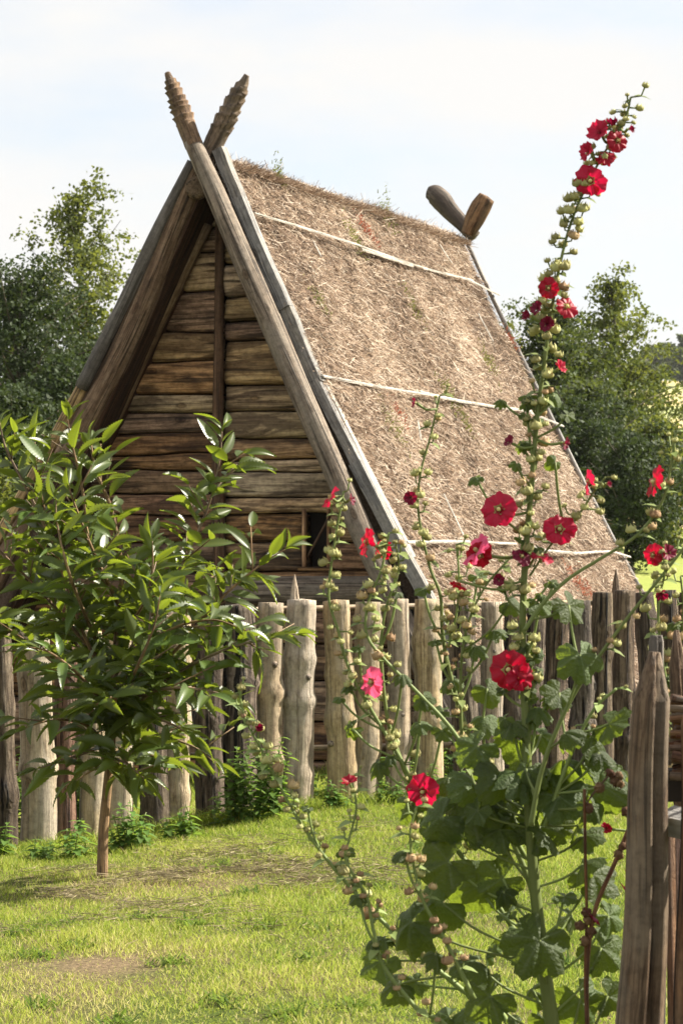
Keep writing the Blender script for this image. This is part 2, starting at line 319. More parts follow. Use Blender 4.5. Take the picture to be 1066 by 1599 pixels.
m, t, o = newmat('thatch_base'); Lk = t.links.new
tcn = N(t, 'ShaderNodeTexCoord'); n1 = N(t, 'ShaderNodeTexNoise', i_Scale=38.0, i_Detail=8.0, i_Roughness=0.75); Lk(tcn.outputs['Object'], n1.inputs['Vector'])
n2 = N(t, 'ShaderNodeTexNoise', i_Scale=2.2, i_Detail=4.0); Lk(tcn.outputs['Object'], n2.inputs['Vector'])
r = ramp(t, [(0.32, (0.035, 0.02, 0.012)), (0.5, (0.12, 0.075, 0.047)), (0.68, (0.24, 0.165, 0.11))]); Lk(n1.outputs['Fac'], r.inputs[0])
r2 = ramp(t, [(0.45, (0, 0, 0)), (0.7, (1, 1, 1))]); Lk(n2.outputs['Fac'], r2.inputs[0])
col = mixc(t, math_n(t, 'MULTIPLY', r2.outputs[0], 0.35), r.outputs[0], (0.09, 0.075, 0.035))
p = N(t, 'ShaderNodeBsdfPrincipled'); p.inputs['Roughness'].default_value = 0.9; Lk(col, p.inputs['Base Color'])
bp = N(t, 'ShaderNodeBump', i_Strength=1.0, i_Distance=0.04); Lk(n1.outputs['Fac'], bp.inputs['Height']); Lk(bp.outputs[0], p.inputs['Normal']); Lk(p.outputs[0], o.inputs[0])
M_thatch = m

m, t, o = newmat('lawn_soil'); Lk = t.links.new
g = N(t, 'ShaderNodeNewGeometry')
n1 = N(t, 'ShaderNodeTexNoise', i_Scale=1.3, i_Detail=6.0, i_Roughness=0.65); Lk(g.outputs['Position'], n1.inputs['Vector'])
n2 = N(t, 'ShaderNodeTexNoise', i_Scale=45.0, i_Detail=6.0, i_Roughness=0.7); Lk(g.outputs['Position'], n2.inputs['Vector'])
r = ramp(t, [(0.42, (0.075, 0.10, 0.02)), (0.58, (0.14, 0.115, 0.055))]); Lk(n1.outputs['Fac'], r.inputs[0])
r2 = ramp(t, [(0.35, (0.35, 0.35, 0.35)), (0.65, (1.2, 1.2, 1.2))]); Lk(n2.outputs['Fac'], r2.inputs[0])
near = mixc(t, 1.0, r.outputs[0], r2.outputs[0], 'MULTIPLY')
sx = N(t, 'ShaderNodeSeparateXYZ'); Lk(g.outputs['Position'], sx.inputs[0])
far = N(t, 'ShaderNodeMapRange'); far.inputs[1].default_value = 22; far.inputs[2].default_value = 30; Lk(sx.outputs[1], far.inputs[0])
n3 = N(t, 'ShaderNodeTexNoise', i_Scale=0.7, i_Detail=8.0, i_Roughness=0.7); Lk(g.outputs['Position'], n3.inputs['Vector'])
lawn = ramp(t, [(0.3, (0.20, 0.245, 0.055)), (0.7, (0.30, 0.33, 0.09))]); Lk(n3.outputs['Fac'], lawn.inputs[0])
ab = N(t, 'ShaderNodeAttribute', attribute_name='bare'); dirt = mixc(t, 1.0, (0.21, 0.15, 0.09), r2.outputs[0], 'MULTIPLY')
near = mixc(t, ab.outputs['Fac'], near, dirt)
c1 = mixc(t, far.outputs[0], near, lawn.outputs[0])
fld = N(t, 'ShaderNodeMapRange'); fld.inputs[1].default_value = 140; fld.inputs[2].default_value = 150; Lk(sx.outputs[1], fld.inputs[0])
n4 = N(t, 'ShaderNodeTexNoise', i_Scale=0.02, i_Detail=3.0); Lk(g.outputs['Position'], n4.inputs['Vector'])
fc = ramp(t, [(0.45, (0.52, 0.40, 0.20)), (0.60, (0.30, 0.33, 0.13))]); Lk(n4.outputs['Fac'], fc.inputs[0])
c2 = mixc(t, fld.outputs[0], c1, fc.outputs[0])
p = N(t, 'ShaderNodeBsdfPrincipled'); p.inputs['Roughness'].default_value = 0.9; p.inputs['Specular IOR Level'].default_value = 0.1; Lk(c2, p.inputs['Base Color'])
bp = N(t, 'ShaderNodeBump', i_Strength=0.7, i_Distance=0.02); Lk(n2.outputs['Fac'], bp.inputs['Height']); Lk(bp.outputs[0], p.inputs['Normal']); Lk(p.outputs[0], o.inputs[0])
M_ground = m
m, t, o = newmat('dark_interior_shade'); p = N(t, 'ShaderNodeBsdfPrincipled'); p.inputs['Base Color'].default_value = (0.02, 0.014, 0.01, 1); p.inputs['Roughness'].default_value = 0.95
t.links.new(p.outputs[0], o.inputs[0]); M_darkwood_shade = m  # near-black stands for shade inside the hut and in gaps

# ------------------------------------------------------------------ ground
ys = np.concatenate([np.linspace(-30, 4, 12), np.linspace(4.5, 30, 170), np.linspace(31, 95, 50), np.geomspace(98, 1000, 60)])
xs = np.concatenate([-np.geomspace(700, 9, 28), np.linspace(-8, 8, 130), np.geomspace(9, 700, 70)])
X, Yg = np.meshgrid(xs, ys); Z = ground(X, Yg)
BARE = np.clip(np.exp(-(((X + .95) / .8) ** 2 + ((Yg - 12.7) / .9) ** 2)) * .8 + 1.0 * np.exp(-(((X + .95) / .26) ** 2 + ((Yg - 9.9) / .28) ** 2)) * (1 + .5 * snoise(np.stack([X * 5, Yg * 4, 0 * X], -1), 1.0, 31)), 0, 1); nx, ny = len(xs), len(ys)
V = np.stack([X, Yg, Z], -1).reshape(-1, 3); ii = np.arange(nx * ny).reshape(ny, nx)
Fc = np.stack([ii[:-1, :-1], ii[:-1, 1:], ii[1:, 1:], ii[1:, :-1]], -1).reshape(-1, 4)
tag(place('ground', mesh_from('ground', V, Fc, {'bare': BARE.ravel()}, mats=[M_ground]), Matrix()), kind='structure')

# ------------------------------------------------------------------ haze (one closed box round camera and scene)
m, t, o = newmat('haze_air'); pv = N(t, 'ShaderNodeVolumePrincipled'); pv.inputs['Color'].default_value = (0.9, 0.93, 0.97, 1); pv.inputs['Density'].default_value = 0.00011; pv.inputs['Anisotropy'].default_value = 0.2
t.links.new(pv.outputs[0], o.inputs['Volume'])
x0, x1, y0, y1, z0, z1 = -706, 706, -36, 1006, -1.2, 62
V = [(x, y, z) for x in (x0, x1) for y in (y0, y1) for z in (z0, z1)]
tag(place('haze', mesh_from('haze', V, [[0, 1, 3, 2], [4, 6, 7, 5], [0, 4, 5, 1], [2, 3, 7, 6], [0, 2, 6, 4], [1, 5, 7, 3]], None, False, [m]), Matrix()), 'thin pale summer haze softening the far trees and fields', 'haze', kind='stuff')

# ------------------------------------------------------------------ hut frame
TH = R(23.3); hs, hc = math.sin(TH), math.cos(TH)
HO = Vector((-1.035, 18.45)); APEX = 4.60; LEN = 5.30
def H(a, b, z):
    a = np.asarray(a, float); b = np.asarray(b, float); z = np.asarray(z, float)
    a, b, z = np.broadcast_arrays(a, b, z)
    return np.stack([HO.x + a * hc + b * hs, HO.y - a * hs + b * hc, z], -1)
def HP(px, py, b):
    """hut coordinates (a, z) where the sight line of a photo point meets the plane at depth b"""
    d = ray(px, py); n = Vector((hs, hc, 0)); o = Vector((0, 0, EYE))
    t = (b + HO.x * hs + HO.y * hc) / d.dot(n); P = o + d * t
    q = Vector((P.x - HO.x, P.y - HO.y)); return (q.x * hc - q.y * hs, P.z)
def HPW(px, py, b): a, z = HP(px, py, b); return H(a, b, z)
_dr = np.array([0, 0.25, 0.9, 1.73, 2.5, 3.29, 4.7]); _hw = np.array([0.11, 0.22, 0.55, 0.97, 1.37, 1.80, 2.68])
def hw(drop): return np.interp(drop, _dr, _hw)
hut = thing('log_hut', 'steep A-frame log hut with brown heather thatch and crossed carved poles', 'hut', tuple(H(0, 2.6, 0.0)))

def tubew(name, pts, rad, mat, seg=14, rough=0.08, n=6, seed=None, parent=hut, **kw):
    b = MB(); P = catmull(pts, n) if len(pts) > 2 else np.linspace(np.asarray(pts[0]), np.asarray(pts[1]), 14)
    rad = np.interp(np.linspace(0, 1, len(P)), np.linspace(0, 1, len(np.atleast_1d(rad))), np.atleast_1d(rad))
    b.tube(P, rad, seg, rough, seed=rnd(0, 50) if seed is None else seed, **kw)
    return b.build(name, mat, parent)

# gable wall logs (seams read off the photograph at the middle post), wall plane at depth WB
WB = 0.45; WT = 0.075
post_px = 351
seamL = [300, 330, 353, 392, 452, 518, 562, 615, 643, 673, 709, 734, 768, 806, 846, 893, 945, 1000, 1050, 1095, 1140, 1190, 1225]
seamR = [290, 335, 375, 412, 466, 502, 530, 604, 645, 687, 718, 738, 777, 802, 846, 890, 948, 1005, 1060, 1120, 1180, 1225]
def inner_half(z): return float(hw(APEX - z)) - 0.19
backing = MB(); zs = np.linspace(0.0, APEX - 0.35, 12)
for k in range(11):
    A = [H(-inner_half(zs[k]) - .05, WB + 0.13, zs[k]), H(inner_half(zs[k]) + .05, WB + 0.13, zs[k]), H(inner_half(zs[k + 1]) + .05, WB + 0.13, zs[k + 1]), H(-inner_half(zs[k + 1]) - .05, WB + 0.13, zs[k + 1])]
    backing.add(A, [[0, 1, 2, 3]])
backing.build('shade_backing', M_darkwood_shade, hut, smooth=False)  # near-black sheet: shade in the seams and opening put into its colour
win = (HP(477, 795, WB)[0], HP(520, 795, WB)[0], HP(500, 886, WB)[1], HP(500, 797, WB)[1])   # little opening: a0,a1,z0,z1
def log_piece(a0, a1, zb, zt, sb, st, mat, proud=0.0):
    n = max(6, int((a1 - a0) / 0.06)); a = np.linspace(a0, a1, n)
    nb = zb + 0.024 * snoise(np.stack([a * 2.2, a * 0 + sb, a * 0], -1), 1.3, sb); ntp = zt + 0.024 * snoise(np.stack([a * 2.2, a * 0 + st, a * 0], -1), 1.3, st)
    seg = 12; th = np.linspace(0, 2 * np.pi, seg, endpoint=False); b = MB(); sd_ = rnd(0, 40)
    ct = np.sign(np.cos(th)) * abs(np.cos(th)) ** 0.45; stt = np.sign(np.sin(th)) * abs(np.sin(th)) ** 0.42
    mid = (nb + ntp) / 2; hh = (ntp - nb) / 2 - 0.003
    bulge = 1 + 0.5 * snoise(np.stack([a[:, None] * 3 + 0 * th, np.tile(th, (n, 1)), 0 * a[:, None] + 0 * th], -1), 1.0, sd_)
    Zz = mid[:, None] + hh[:, None] * stt; Bb = WB + 0.02 - proud - WT * ct * bulge
    P = H(a[:, None] + 0 * th, Bb, Zz).reshape(-1, 3)
    G = np.stack([Bb * 1.0, Zz, a[:, None] + 0 * th], -1).reshape(-1, 3) + sd_
    Fc = [[i * seg + j, (i + 1) * seg + j, (i + 1) * seg + (j + 1) % seg, i * seg + (j + 1) % seg] for i in range(n - 1) for j in range(seg)]
    Fc += [list(range(seg)), list(range((n - 1) * seg, n * seg))[::-1]]
    b.add(P, Fc, G); return b.build('wall_log', mat, hut)
for side, seams in ((-1, seamL), (1, seamR)):
    for k in range(len(seams) - 1):
        zt = HP(post_px, seams[k], WB)[1]; zb = HP(post_px, seams[k + 1], WB)[1]
        hmid = inner_half((zt + zb) / 2) + 0.04; apost = HP(post_px, seams[k], WB)[0]
        if side < 0: a0, a1 = -hmid, apost - 0.03
        else: a0, a1 = apost + 0.03, hmid
        if a1 - a0 < 0.08: continue
        mt = M_log if side < 0 else (M_log_l if k in (2, 3, 4, 6, 7, 8, 10, 11, 12, 13) else M_log)  # right side mostly paler: bounced light put into the log colour
        if side < 0 and k in (1, 3, 5, 7): mt = M_log_l
        zc = (zt + zb) / 2
        if side > 0 and win[2] < zc < win[3]:
            log_piece(a0, win[0], zb, zt, k + 40, k + 39, M_log); log_piece(win[1], a1, zb, zt, k + 40, k + 39, M_log)
        else: log_piece(a0, a1, zb, zt, k + 1 + (40 if side > 0 else 0), k + (40 if side > 0 else 0), mt, proud=rnd(-.01, .015))
# window frame and leaning stick in the opening
for a in (win[0] + 0.012, win[1] - 0.012):
    tubew('window_jamb', [H(a, WB - 0.05, win[2] - .01), H(a, WB - 0.05, win[3] + .01)], 0.017, M_log, 8, 0.06)
tubew('window_sill', [H(win[0] - .03, WB - .06, win[2] - .01), H(win[1] + .03, WB - .06, win[2] - .012)], 0.016, M_log, 8, 0.06)
tubew('window_stick', [H(win[0] + .03, WB - .03, win[2] + .08), H(win[1] + .0, WB - .07, win[3] - .05)], 0.009, M_rafter_d, 6, 0.05)
# middle post, sill log with round end
a_p = HP(post_px, 600, WB)[0]
tubew('centre_post', [H(a_p - .03, WB - .10, 0.05), H(a_p + .008, WB - .09, 1.2), H(a_p - .01, WB - .10, 2.4), H(a_p - .005, WB - .09, 3.3), H(a_p, WB - .08, 4.15)], [0.052, 0.05, 0.044, 0.038, 0.035], M_rafter_d, 12, 0.09)
zsill = HP(500, 925, WB)[1]
tubew('sill_log', [H(a_p + .1, WB - .12, zsill), H(1.55, WB - .14, zsill + .01)], 0.115, M_rafter, 14, 0.10)

# rafters with carved finials
def rafter(name, pxs, b, rad, mat): return tubew(name, [HPW(x, y, b) for x, y in pxs], rad, mat, 18, 0.11)
rightL = [(300, 221), (334, 300), (377, 400), (464, 600), (551, 800), (612, 935), (745, 1222)]
leftL = [(327, 240), (300, 293), (214, 500), (160, 608), (95, 728), (15, 868), (-75, 1020), (-200, 1215)]
rr = rafter('front_rafter', rightL, -0.10, [0.070, 0.078, 0.080, 0.082, 0.085, 0.085, 0.09], M_rafter)
rl = rafter('front_rafter', leftL, 0.07, [0.075, 0.085, 0.093, 0.095, 0.096, 0.10, 0.105, 0.11], M_rafter_l)
tag(rl, 'thick round brown rafter pole on the left of the gable'); tag(rr, 'weathered greyish rafter pole on the right of the gable')
def finial(pa, pb, b, r0, r1, turns, slope, mat, parent, mode='spiral'):
    A = np.array(HPW(*pa, b)); B = np.array(HPW(*pb, b)); n = 90; seg = 18
    t = np.linspace(0, 1, n); ax = (B - A) / np.linalg.norm(B - A); u = np.cross(ax, [0, 1, 0]); u /= np.linalg.norm(u); v = np.cross(u, ax)
    th = np.linspace(0, 2 * np.pi, seg, endpoint=False)
    base = np.interp(t, [0, .28, .34, .5, .8, .93, 1], [r0, r0, r0 * 1.03, r1, r1 * .78, r1 * .42, r1 * .25])
    ph = ((t[:, None] + .012 * np.sin(t[:, None] * 23)) * turns + slope * th / (2 * np.pi)) % 1.0
    groove = np.where(t[:, None] > .30, (ph ** 1.6) * 0.30 - 0.10, 0) * np.clip((t[:, None] - .28) * 12, 0, 1)
    rr_ = base[:, None] * (1 + groove * (1 + .6 * snoise(np.stack([t[:, None] * 9 + 0 * th, np.cos(th) + 0 * t[:, None], np.sin(th) + 0 * t[:, None]], -1), 1.0, turns)) + .06 * snoise(np.stack([t[:, None] * 14 + 0 * th, 2 * np.cos(th) + 0 * t[:, None], 2 * np.sin(th) + 0 * t[:, None]], -1), 1.0, 3))
    P = A + (B - A) * t[:, None, None] + u * (rr_ * np.cos(th))[..., None] + v * (rr_ * np.sin(th))[..., None]
    G = np.stack([rr_ * np.cos(th), rr_ * np.sin(th), t[:, None] * 0.9 + 0 * th], -1).reshape(-1, 3)
    Fc = [[i * seg + j, i * seg + (j + 1) % seg, (i + 1) * seg + (j + 1) % seg, (i + 1) * seg + j] for i in range(n - 1) for j in range(seg)] + [list(range((n - 1) * seg, n * seg))]
    q = MB(); q.add(P.reshape(-1, 3), Fc, G); return q.build('carved_finial', mat, parent)
f1 = finial((303, 228), (261, 113), -0.10, 0.070, 0.071, 12, 0.25, M_carve, rr); tag(f1, 'slim pointed finial carved with stacked rings')
f2 = finial((325, 243), (386, 117), 0.07, 0.076, 0.076, 9, 3.0, M_carve, rl); tag(f2, 'pointed finial carved with a twisted spiral')

kc = HPW(307, 292, -.02); q = MB(); q.tube([kc + [0, .10, 0], kc, kc + [0, -.012, 0]], [.085, .085, .06], 14, .05, capround=0); q.build('beam_end', M_rafter_l, hut)
# inner rafters against the wall, purlins
tubew('inner_rafter', [HPW(x, y, 0.33) for x, y in ((325, 350), (222, 560), (192, 625), (134, 740), (-5, 1000), (-85, 1135))], [0.045, 0.05, 0.055, .055, .06], M_rafter_l, 12, 0.06)
tubew('inner_rafter', [H(0.12, .30, 4.2), H(0.72, .30, 2.9), H(1.45, .30, 1.35), H(2.25, .30, 0)], [0.045, 0.05, 0.055], M_rafter_d, 12, 0.06)

# roof slabs : lining boards (parts) + thatch
def roof_pt(side, b, drop, off=0.0):
    """point on the outer roof face; off pushes inwards across the slope"""
    drop = np.asarray(drop, float); s_ = (hw(drop + .05) - hw(drop - .05)) / .1
    nx_ = 1 / np.sqrt(1 + s_ ** 2); nz_ = s_ * nx_
    return H(side * (hw(drop) - off * nx_), b, APEX - drop - off * nz_)
def thatch_side(side):
    nb, nd = 110, 130; b = np.linspace(0.03, LEN, nb); dr = np.linspace(-0.02, 4.55, nd)
    B_, D_ = np.meshgrid(b, dr, indexing='ij'); q = np.stack([B_ * 2.2, D_ * 2.2, 0 * B_], -1)
    off = 0.035 - 0.022 * snoise(q, 1.0, 5) - 0.020 * snoise(q * 3.3, 1.0, 9) - 0.03 * np.sin(B_ * 1.9 + 1) * np.sin(D_ * 1.1)
    P = roof_pt(side, B_, D_, off); Pin = roof_pt(side, B_, D_, 0.15 + 0 * off)
    V = np.vstack([P.reshape(-1, 3), Pin.reshape(-1, 3)]); i = np.arange(nb * nd).reshape(nb, nd); k = nb * nd; Fc = []
    q1 = np.stack([i[:-1, :-1], i[1:, :-1], i[1:, 1:], i[:-1, 1:]], -1).reshape(-1, 4); q2 = q1[:, ::-1] + k
    e = []
    for row in (i[0, :], i[-1, :], i[:, 0], i[:, -1]): e.append(np.stack([row[:-1], row[1:], row[1:] + k, row[:-1] + k], -1))
    Fc = np.vstack([q1, q2] + e)
    me = mesh_from('thatch', V, Fc, mats=[M_thatch]); return place('thatch', me, Matrix(), hut), off
thr, offR = thatch_side(1); thl, _ = thatch_side(-1)
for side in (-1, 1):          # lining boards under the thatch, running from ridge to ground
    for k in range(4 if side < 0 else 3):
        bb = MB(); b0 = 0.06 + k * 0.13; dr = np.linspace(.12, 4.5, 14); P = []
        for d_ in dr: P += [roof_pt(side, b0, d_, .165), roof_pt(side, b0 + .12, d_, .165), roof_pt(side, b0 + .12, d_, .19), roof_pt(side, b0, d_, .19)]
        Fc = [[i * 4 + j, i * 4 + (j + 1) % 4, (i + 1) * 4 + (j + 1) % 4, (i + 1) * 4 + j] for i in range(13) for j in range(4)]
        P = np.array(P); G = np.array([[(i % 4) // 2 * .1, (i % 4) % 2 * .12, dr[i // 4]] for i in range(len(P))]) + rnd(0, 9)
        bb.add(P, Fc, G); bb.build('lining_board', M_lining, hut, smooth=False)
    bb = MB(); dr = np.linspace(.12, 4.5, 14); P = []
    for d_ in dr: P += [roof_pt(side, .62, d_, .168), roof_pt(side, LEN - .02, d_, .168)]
    bb.add(P, [[2 * i, 2 * i + 1, 2 * i + 3, 2 * i + 2] for i in range(13)]); bb.build('lining', M_darkwood_shade, hut, smooth=False)

# straw strands on the thatch: one mesh per side (nobody could count them)
def blades(base, dirv, width, side_dir=None, bend=None, tint=None, segs=1):
    n = len(base)
    if side_dir is None:
        rv = RNG.normal(size=(n, 3)); side_dir = np.cross(dirv, rv); side_dir /= np.linalg.norm(side_dir, axis=1)[:, None] + 1e-9
    wv = side_dir * width[:, None] / 2
    if bend is None:
        V = np.stack([base - wv, base + wv, base + dirv + wv * .6, base + dirv - wv * .6], 1).reshape(-1, 3)
        Fc = np.arange(n * 4).reshape(n, 4); tt = np.repeat(tint, 4)
    else:
        mid = base + dirv * .55 + bend * .3; tip = base + dirv + bend
        V = np.stack([base - wv, base + wv, mid + wv * .8, mid - wv * .8, tip], 1).reshape(-1, 3); i = np.arange(n)[:, None] * 5
        Fc = np.vstack([i + [0, 1, 2], i + [0, 2, 3], i + [3, 2, 4]]); tt = np.repeat(tint, 5)
    return V, Fc, tt
def straw(side, n, name_lab):
    b = RNG.uniform(0.0, LEN + .02, n); d = RNG.uniform(-.03, 4.5, n)
    q = np.stack([b * 2.2, d * 2.2, 0 * b], -1)
    off = 0.035 - 0.022 * snoise(q, 1.0, 5) - 0.020 * snoise(q * 3.3, 1.0, 9) - 0.03 * np.sin(b * 1.9 + 1) * np.sin(d * 1.1)
    P = roof_pt(side, b, d, off - RNG.uniform(-.01, .022, n)); e = 0.02
    Tb = roof_pt(side, b + e, d, off) - roof_pt(side, b, d, off); Td = roof_pt(side, b, d + e, off) - roof_pt(side, b, d, off)
    Tb /= np.linalg.norm(Tb, axis=1)[:, None]; Td /= np.linalg.norm(Td, axis=1)[:, None]; Nn = np.cross(Tb, Td) * (-side); Nn /= np.linalg.norm(Nn, axis=1)[:, None]
    ang = RNG.normal(0.15, 1.0, n); Ln = RNG.gamma(2.6, .016, n) + .018
    lift = np.abs(RNG.normal(0, .34, n))
    D = (Tb * np.sin(ang)[:, None] + Td * np.cos(ang)[:, None] + Nn * lift[:, None]); D /= np.linalg.norm(D, axis=1)[:, None]; D *= Ln[:, None]
    clump = snoise(np.stack([b * 3, d * 3, 0 * b], -1), 1.0, 2)
    tint = np.clip(0.46 + 0.18 * clump + RNG.normal(0, .26, n), 0, .86); bright = RNG.random(n) < .06; tint[bright] = RNG.uniform(.88, 1, bright.sum())
    sdv = np.cross(D, Nn); sdv /= np.linalg.norm(sdv, axis=1)[:, None] + 1e-9; sdv = sdv + Nn * RNG.normal(0, .5, n)[:, None]
    wd = RNG.uniform(.0022, .0055, n)
    V, Fc, tt = blades(P, D, wd, sdv, None, tint)
    o_ = place('straw', mesh_from('straw', V, Fc, {'tint': tt}, False, [M_straw]), Matrix(), hut); tag(o_, kind='stuff')
straw(1, 215000, ''); straw(-1, 12000, '')
# ridge crest: fluffy cap
n = 16000; b = RNG.uniform(0.25, LEN - .02, n); an = RNG.uniform(-1.3, 1.3, n)
hgt = 0.075 + 0.03 * snoise(np.stack([b * 2.6, 0 * b, 0 * b], -1), 1.0, 4) + .02 * snoise(np.stack([b * 9, 0 * b, 0 * b], -1), 1, 6)
P = H(np.sin(an) * .17, b, APEX - .10 + np.cos(an) * hgt); dv = H(np.sin(an) + RNG.normal(0, .8, n), b + RNG.normal(0, .8, n), APEX + .10 + np.cos(an) * .5 + RNG.normal(0, .4, n)) - H(0 * b, b, APEX + 0 * b)
dv /= np.linalg.norm(dv, axis=1)[:, None]; dv *= (RNG.gamma(3, .012, n) + .015)[:, None]
V, Fc, tt = blades(P, dv, RNG.uniform(.0025, .006, n), None, None, np.clip(RNG.normal(.42, .25, n), 0, 1))
tag(place('ridge_straw', mesh_from('ridge_straw', V, Fc, {'tint': tt}, False, [M_straw]), Matrix(), hut), kind='stuff')
bb = np.linspace(.25, LEN - .02, 60); rb = MB(); hg = 0.055 + 0.03 * snoise(np.stack([bb * 2.6, 0 * bb, 0 * bb], -1), 1.0, 4)
rb.tube(H(0 * bb, bb, APEX - .10 + hg * .2), 0.06 + hg * .8, 12, .1, rs=10); rb.build('ridge_cap', M_thatch, hut)

# roof lookup: photo point -> (b, drop) on the right slope
_gb, _gd = np.meshgrid(np.linspace(-.1, LEN + .1, 420), np.linspace(0, 4.4, 420), indexing='ij'); _P = roof_pt(1, _gb, _gd, 0.0); _px, _py = to_px(_P)
def on_roof(px, py):
    i = np.argmin((_px - px) ** 2 + (_py - py) ** 2); return _gb.flat[i], _gd.flat[i]
# laths
def lath(pts, wd=0.03, lift=-0.03):
    bd = np.array([on_roof(*p) for p in pts]); n = 10; t = np.linspace(0, 1, n); tt = np.linspace(0, 1, len(pts))
    b = np.interp(t, tt, bd[:, 0]); d = np.interp(t, tt, bd[:, 1])
    q = MB(); C = roof_pt(1, b, d, lift); q.tube(C, wd / 2, 6, .10, rs=14, seed=rnd(0, 30), flat=(hc * .87, -hs * .87, .5), ell=0.45); return q.build('roof_lath', M_lath, hut, smooth=False)
for pts in [[(392, 336), (470, 358)], [(455, 354), (552, 385)], [(545, 382), (600, 402), (668, 424)], [(655, 421), (735, 441)], [(722, 437), (786, 457)], [(560, 392), (640, 418)],
            [(498, 591), (575, 605)], [(560, 602), (662, 618)], [(650, 615), (705, 628), (765, 637)], [(755, 635), (830, 646)], [(822, 646), (897, 656)],
            [(630, 850), (680, 848), (728, 850)], [(742, 849), (800, 852)], [(808, 852), (850, 862), (900, 866)], [(890, 866), (950, 863), (1010, 857)]]:
    lath(pts, rnd(.022, .034))
for pts in [[(688, 775), (719, 840)], [(681, 384), (700, 413)], [(484, 381), (496, 403)], [(742, 492), (765, 535)], [(648, 660), (652, 690)]]: lath(pts, .022)

# front edge: grey barge boards (right), bark poles (left)
def barge(pxs, b, wdt, thick, mat, name='barge_board'):
    P = np.array([HPW(x, y, b) for x, y in pxs]); P = np.linspace(P[0], P[-1], 8) if len(P) == 2 else catmull(P, 5); n = len(P)
    tn = np.gradient(P, axis=0); tn /= np.linalg.norm(tn, axis=1)[:, None]; dep = np.array([hs, hc, 0]); ac = np.cross(tn, dep); ac /= np.linalg.norm(ac, axis=1)[:, None]
    t = np.linspace(0, 1, n); e1 = (wdt / 2 * (1 + .07 * np.sin(t * 11 + rnd(0, 6))))[:, None]; e2 = (wdt / 2 * (1 + .07 * np.sin(t * 8 + rnd(0, 6))))[:, None]
    Q = np.stack([P - ac * e1, P + ac * e2, P + ac * e2 + dep * thick, P - ac * e1 + dep * thick], 1).reshape(-1, 3)
    d = np.r_[0, np.cumsum(np.linalg.norm(np.diff(P, axis=0), axis=1))]
    G = np.array([[[-wdt / 2, 0], [wdt / 2, 0], [wdt / 2, thick], [-wdt / 2, thick]][i % 4] + [d[i // 4]] for i in range(n * 4)]) + rnd(0, 20)
    q = MB(); q.add(Q, [[i * 4 + j, i * 4 + (j + 1) % 4, (i + 1) * 4 + (j + 1) % 4, (i + 1) * 4 + j] for i in range(n - 1) for j in range(4)] + [[0, 3, 2, 1], [n * 4 - 4, n * 4 - 3, n * 4 - 2, n * 4 - 1]], G)
    return q.build(name, mat, hut, smooth=False)
barge([(338, 232), (371, 313)], -.02, .085, .09, M_grey)
barge([(369, 309), (414, 415), (443, 480)], -.045, .085, .09, M_grey)
barge([(440, 472), (492, 598)], -.02, .088, .09, M_grey)
barge([(488, 594), (520, 655), (560, 735)], -.03, .075, .08, M_grey)
barge([(552, 722), (610, 835), (664, 935), (790, 1190)], -.05, .09, .08, M_grey)
barge([(502, 600), (556, 706), (640, 872)], .05, .05, .06, M_lath, 'edge_board')
barge([(333, 252), (420, 462), (560, 765), (655, 950), (785, 1205)], .04, .15, .05, M_darkwood_shade, 'gap_shade_strip')  # near-black strip: shade of the gap behind the boards put into the colour
tubew('verge_pole', [HPW(x, y, 0.0) for x, y in ((300, 253), (250, 352), (205, 450), (178, 505), (128, 606))], [.04, .052, .05, .055], M_greyd, 12, .1)
tubew('verge_pole', [HPW(x, y, 0.02) for x, y in ((130, 602), (70, 715), (0, 838), (-150, 1100), (-230, 1220))], [.045, .05, .055, .06], M_log_l, 12, .06)
# back edge pole and back finials
bp_ = [roof_pt(1, LEN + .03, d_, .02) for d_ in (0.0, 0.7, 1.5, 2.4, 3.4, 4.55)]
tubew('verge_pole', bp_, [.02, .024, .028], M_grey, 8, .08)
tubew('back_rafter', [roof_pt(1, LEN + .07, d_, .16) for d_ in (.1, 1.2, 2.4, 3.4, 4.55)], .075, M_rafter, 10, .06)
tubew('back_rafter', [roof_pt(-1, LEN + .07, d_, .16) for d_ in (.1, 1.2, 2.4, 3.4, 4.55)], .075, M_rafter, 10, .06)
bw = MB(); zz = np.linspace(0, APEX - .3, 8); P = []
for z_ in zz: P += [H(-inner_half(z_), LEN - .1, z_), H(inner_half(z_), LEN - .1, z_)]
bw.add(P, [[2 * i, 2 * i + 1, 2 * i + 3, 2 * i + 2] for i in range(7)]); bw.build('back_wall', M_log, hut, smooth=False)
def horn(pts, b, rads, mat, ell=.75):
    P = catmull([HPW(x, y, b) for x, y in pts], 5); n = len(P); rad = np.interp(np.linspace(0, 1, n), np.linspace(0, 1, len(rads)), rads)
    q = MB(); q.tube(P, rad, 12, .10, rs=9, flat=(hs, hc, 0), ell=ell, seed=rnd(0, 9), capround=.15); return q.build('carved_finial', mat, hut)
horn([(740, 370), (724, 352), (703, 330), (690, 314), (678, 303), (668, 300)], LEN + .12, [.070, .074, .088, .102, .095, .060], M_hornd)
horn([(730, 366), (736, 352), (748, 328), (760, 308)], LEN - .02, [.075, .085, .105, .105, .085], M_carve)

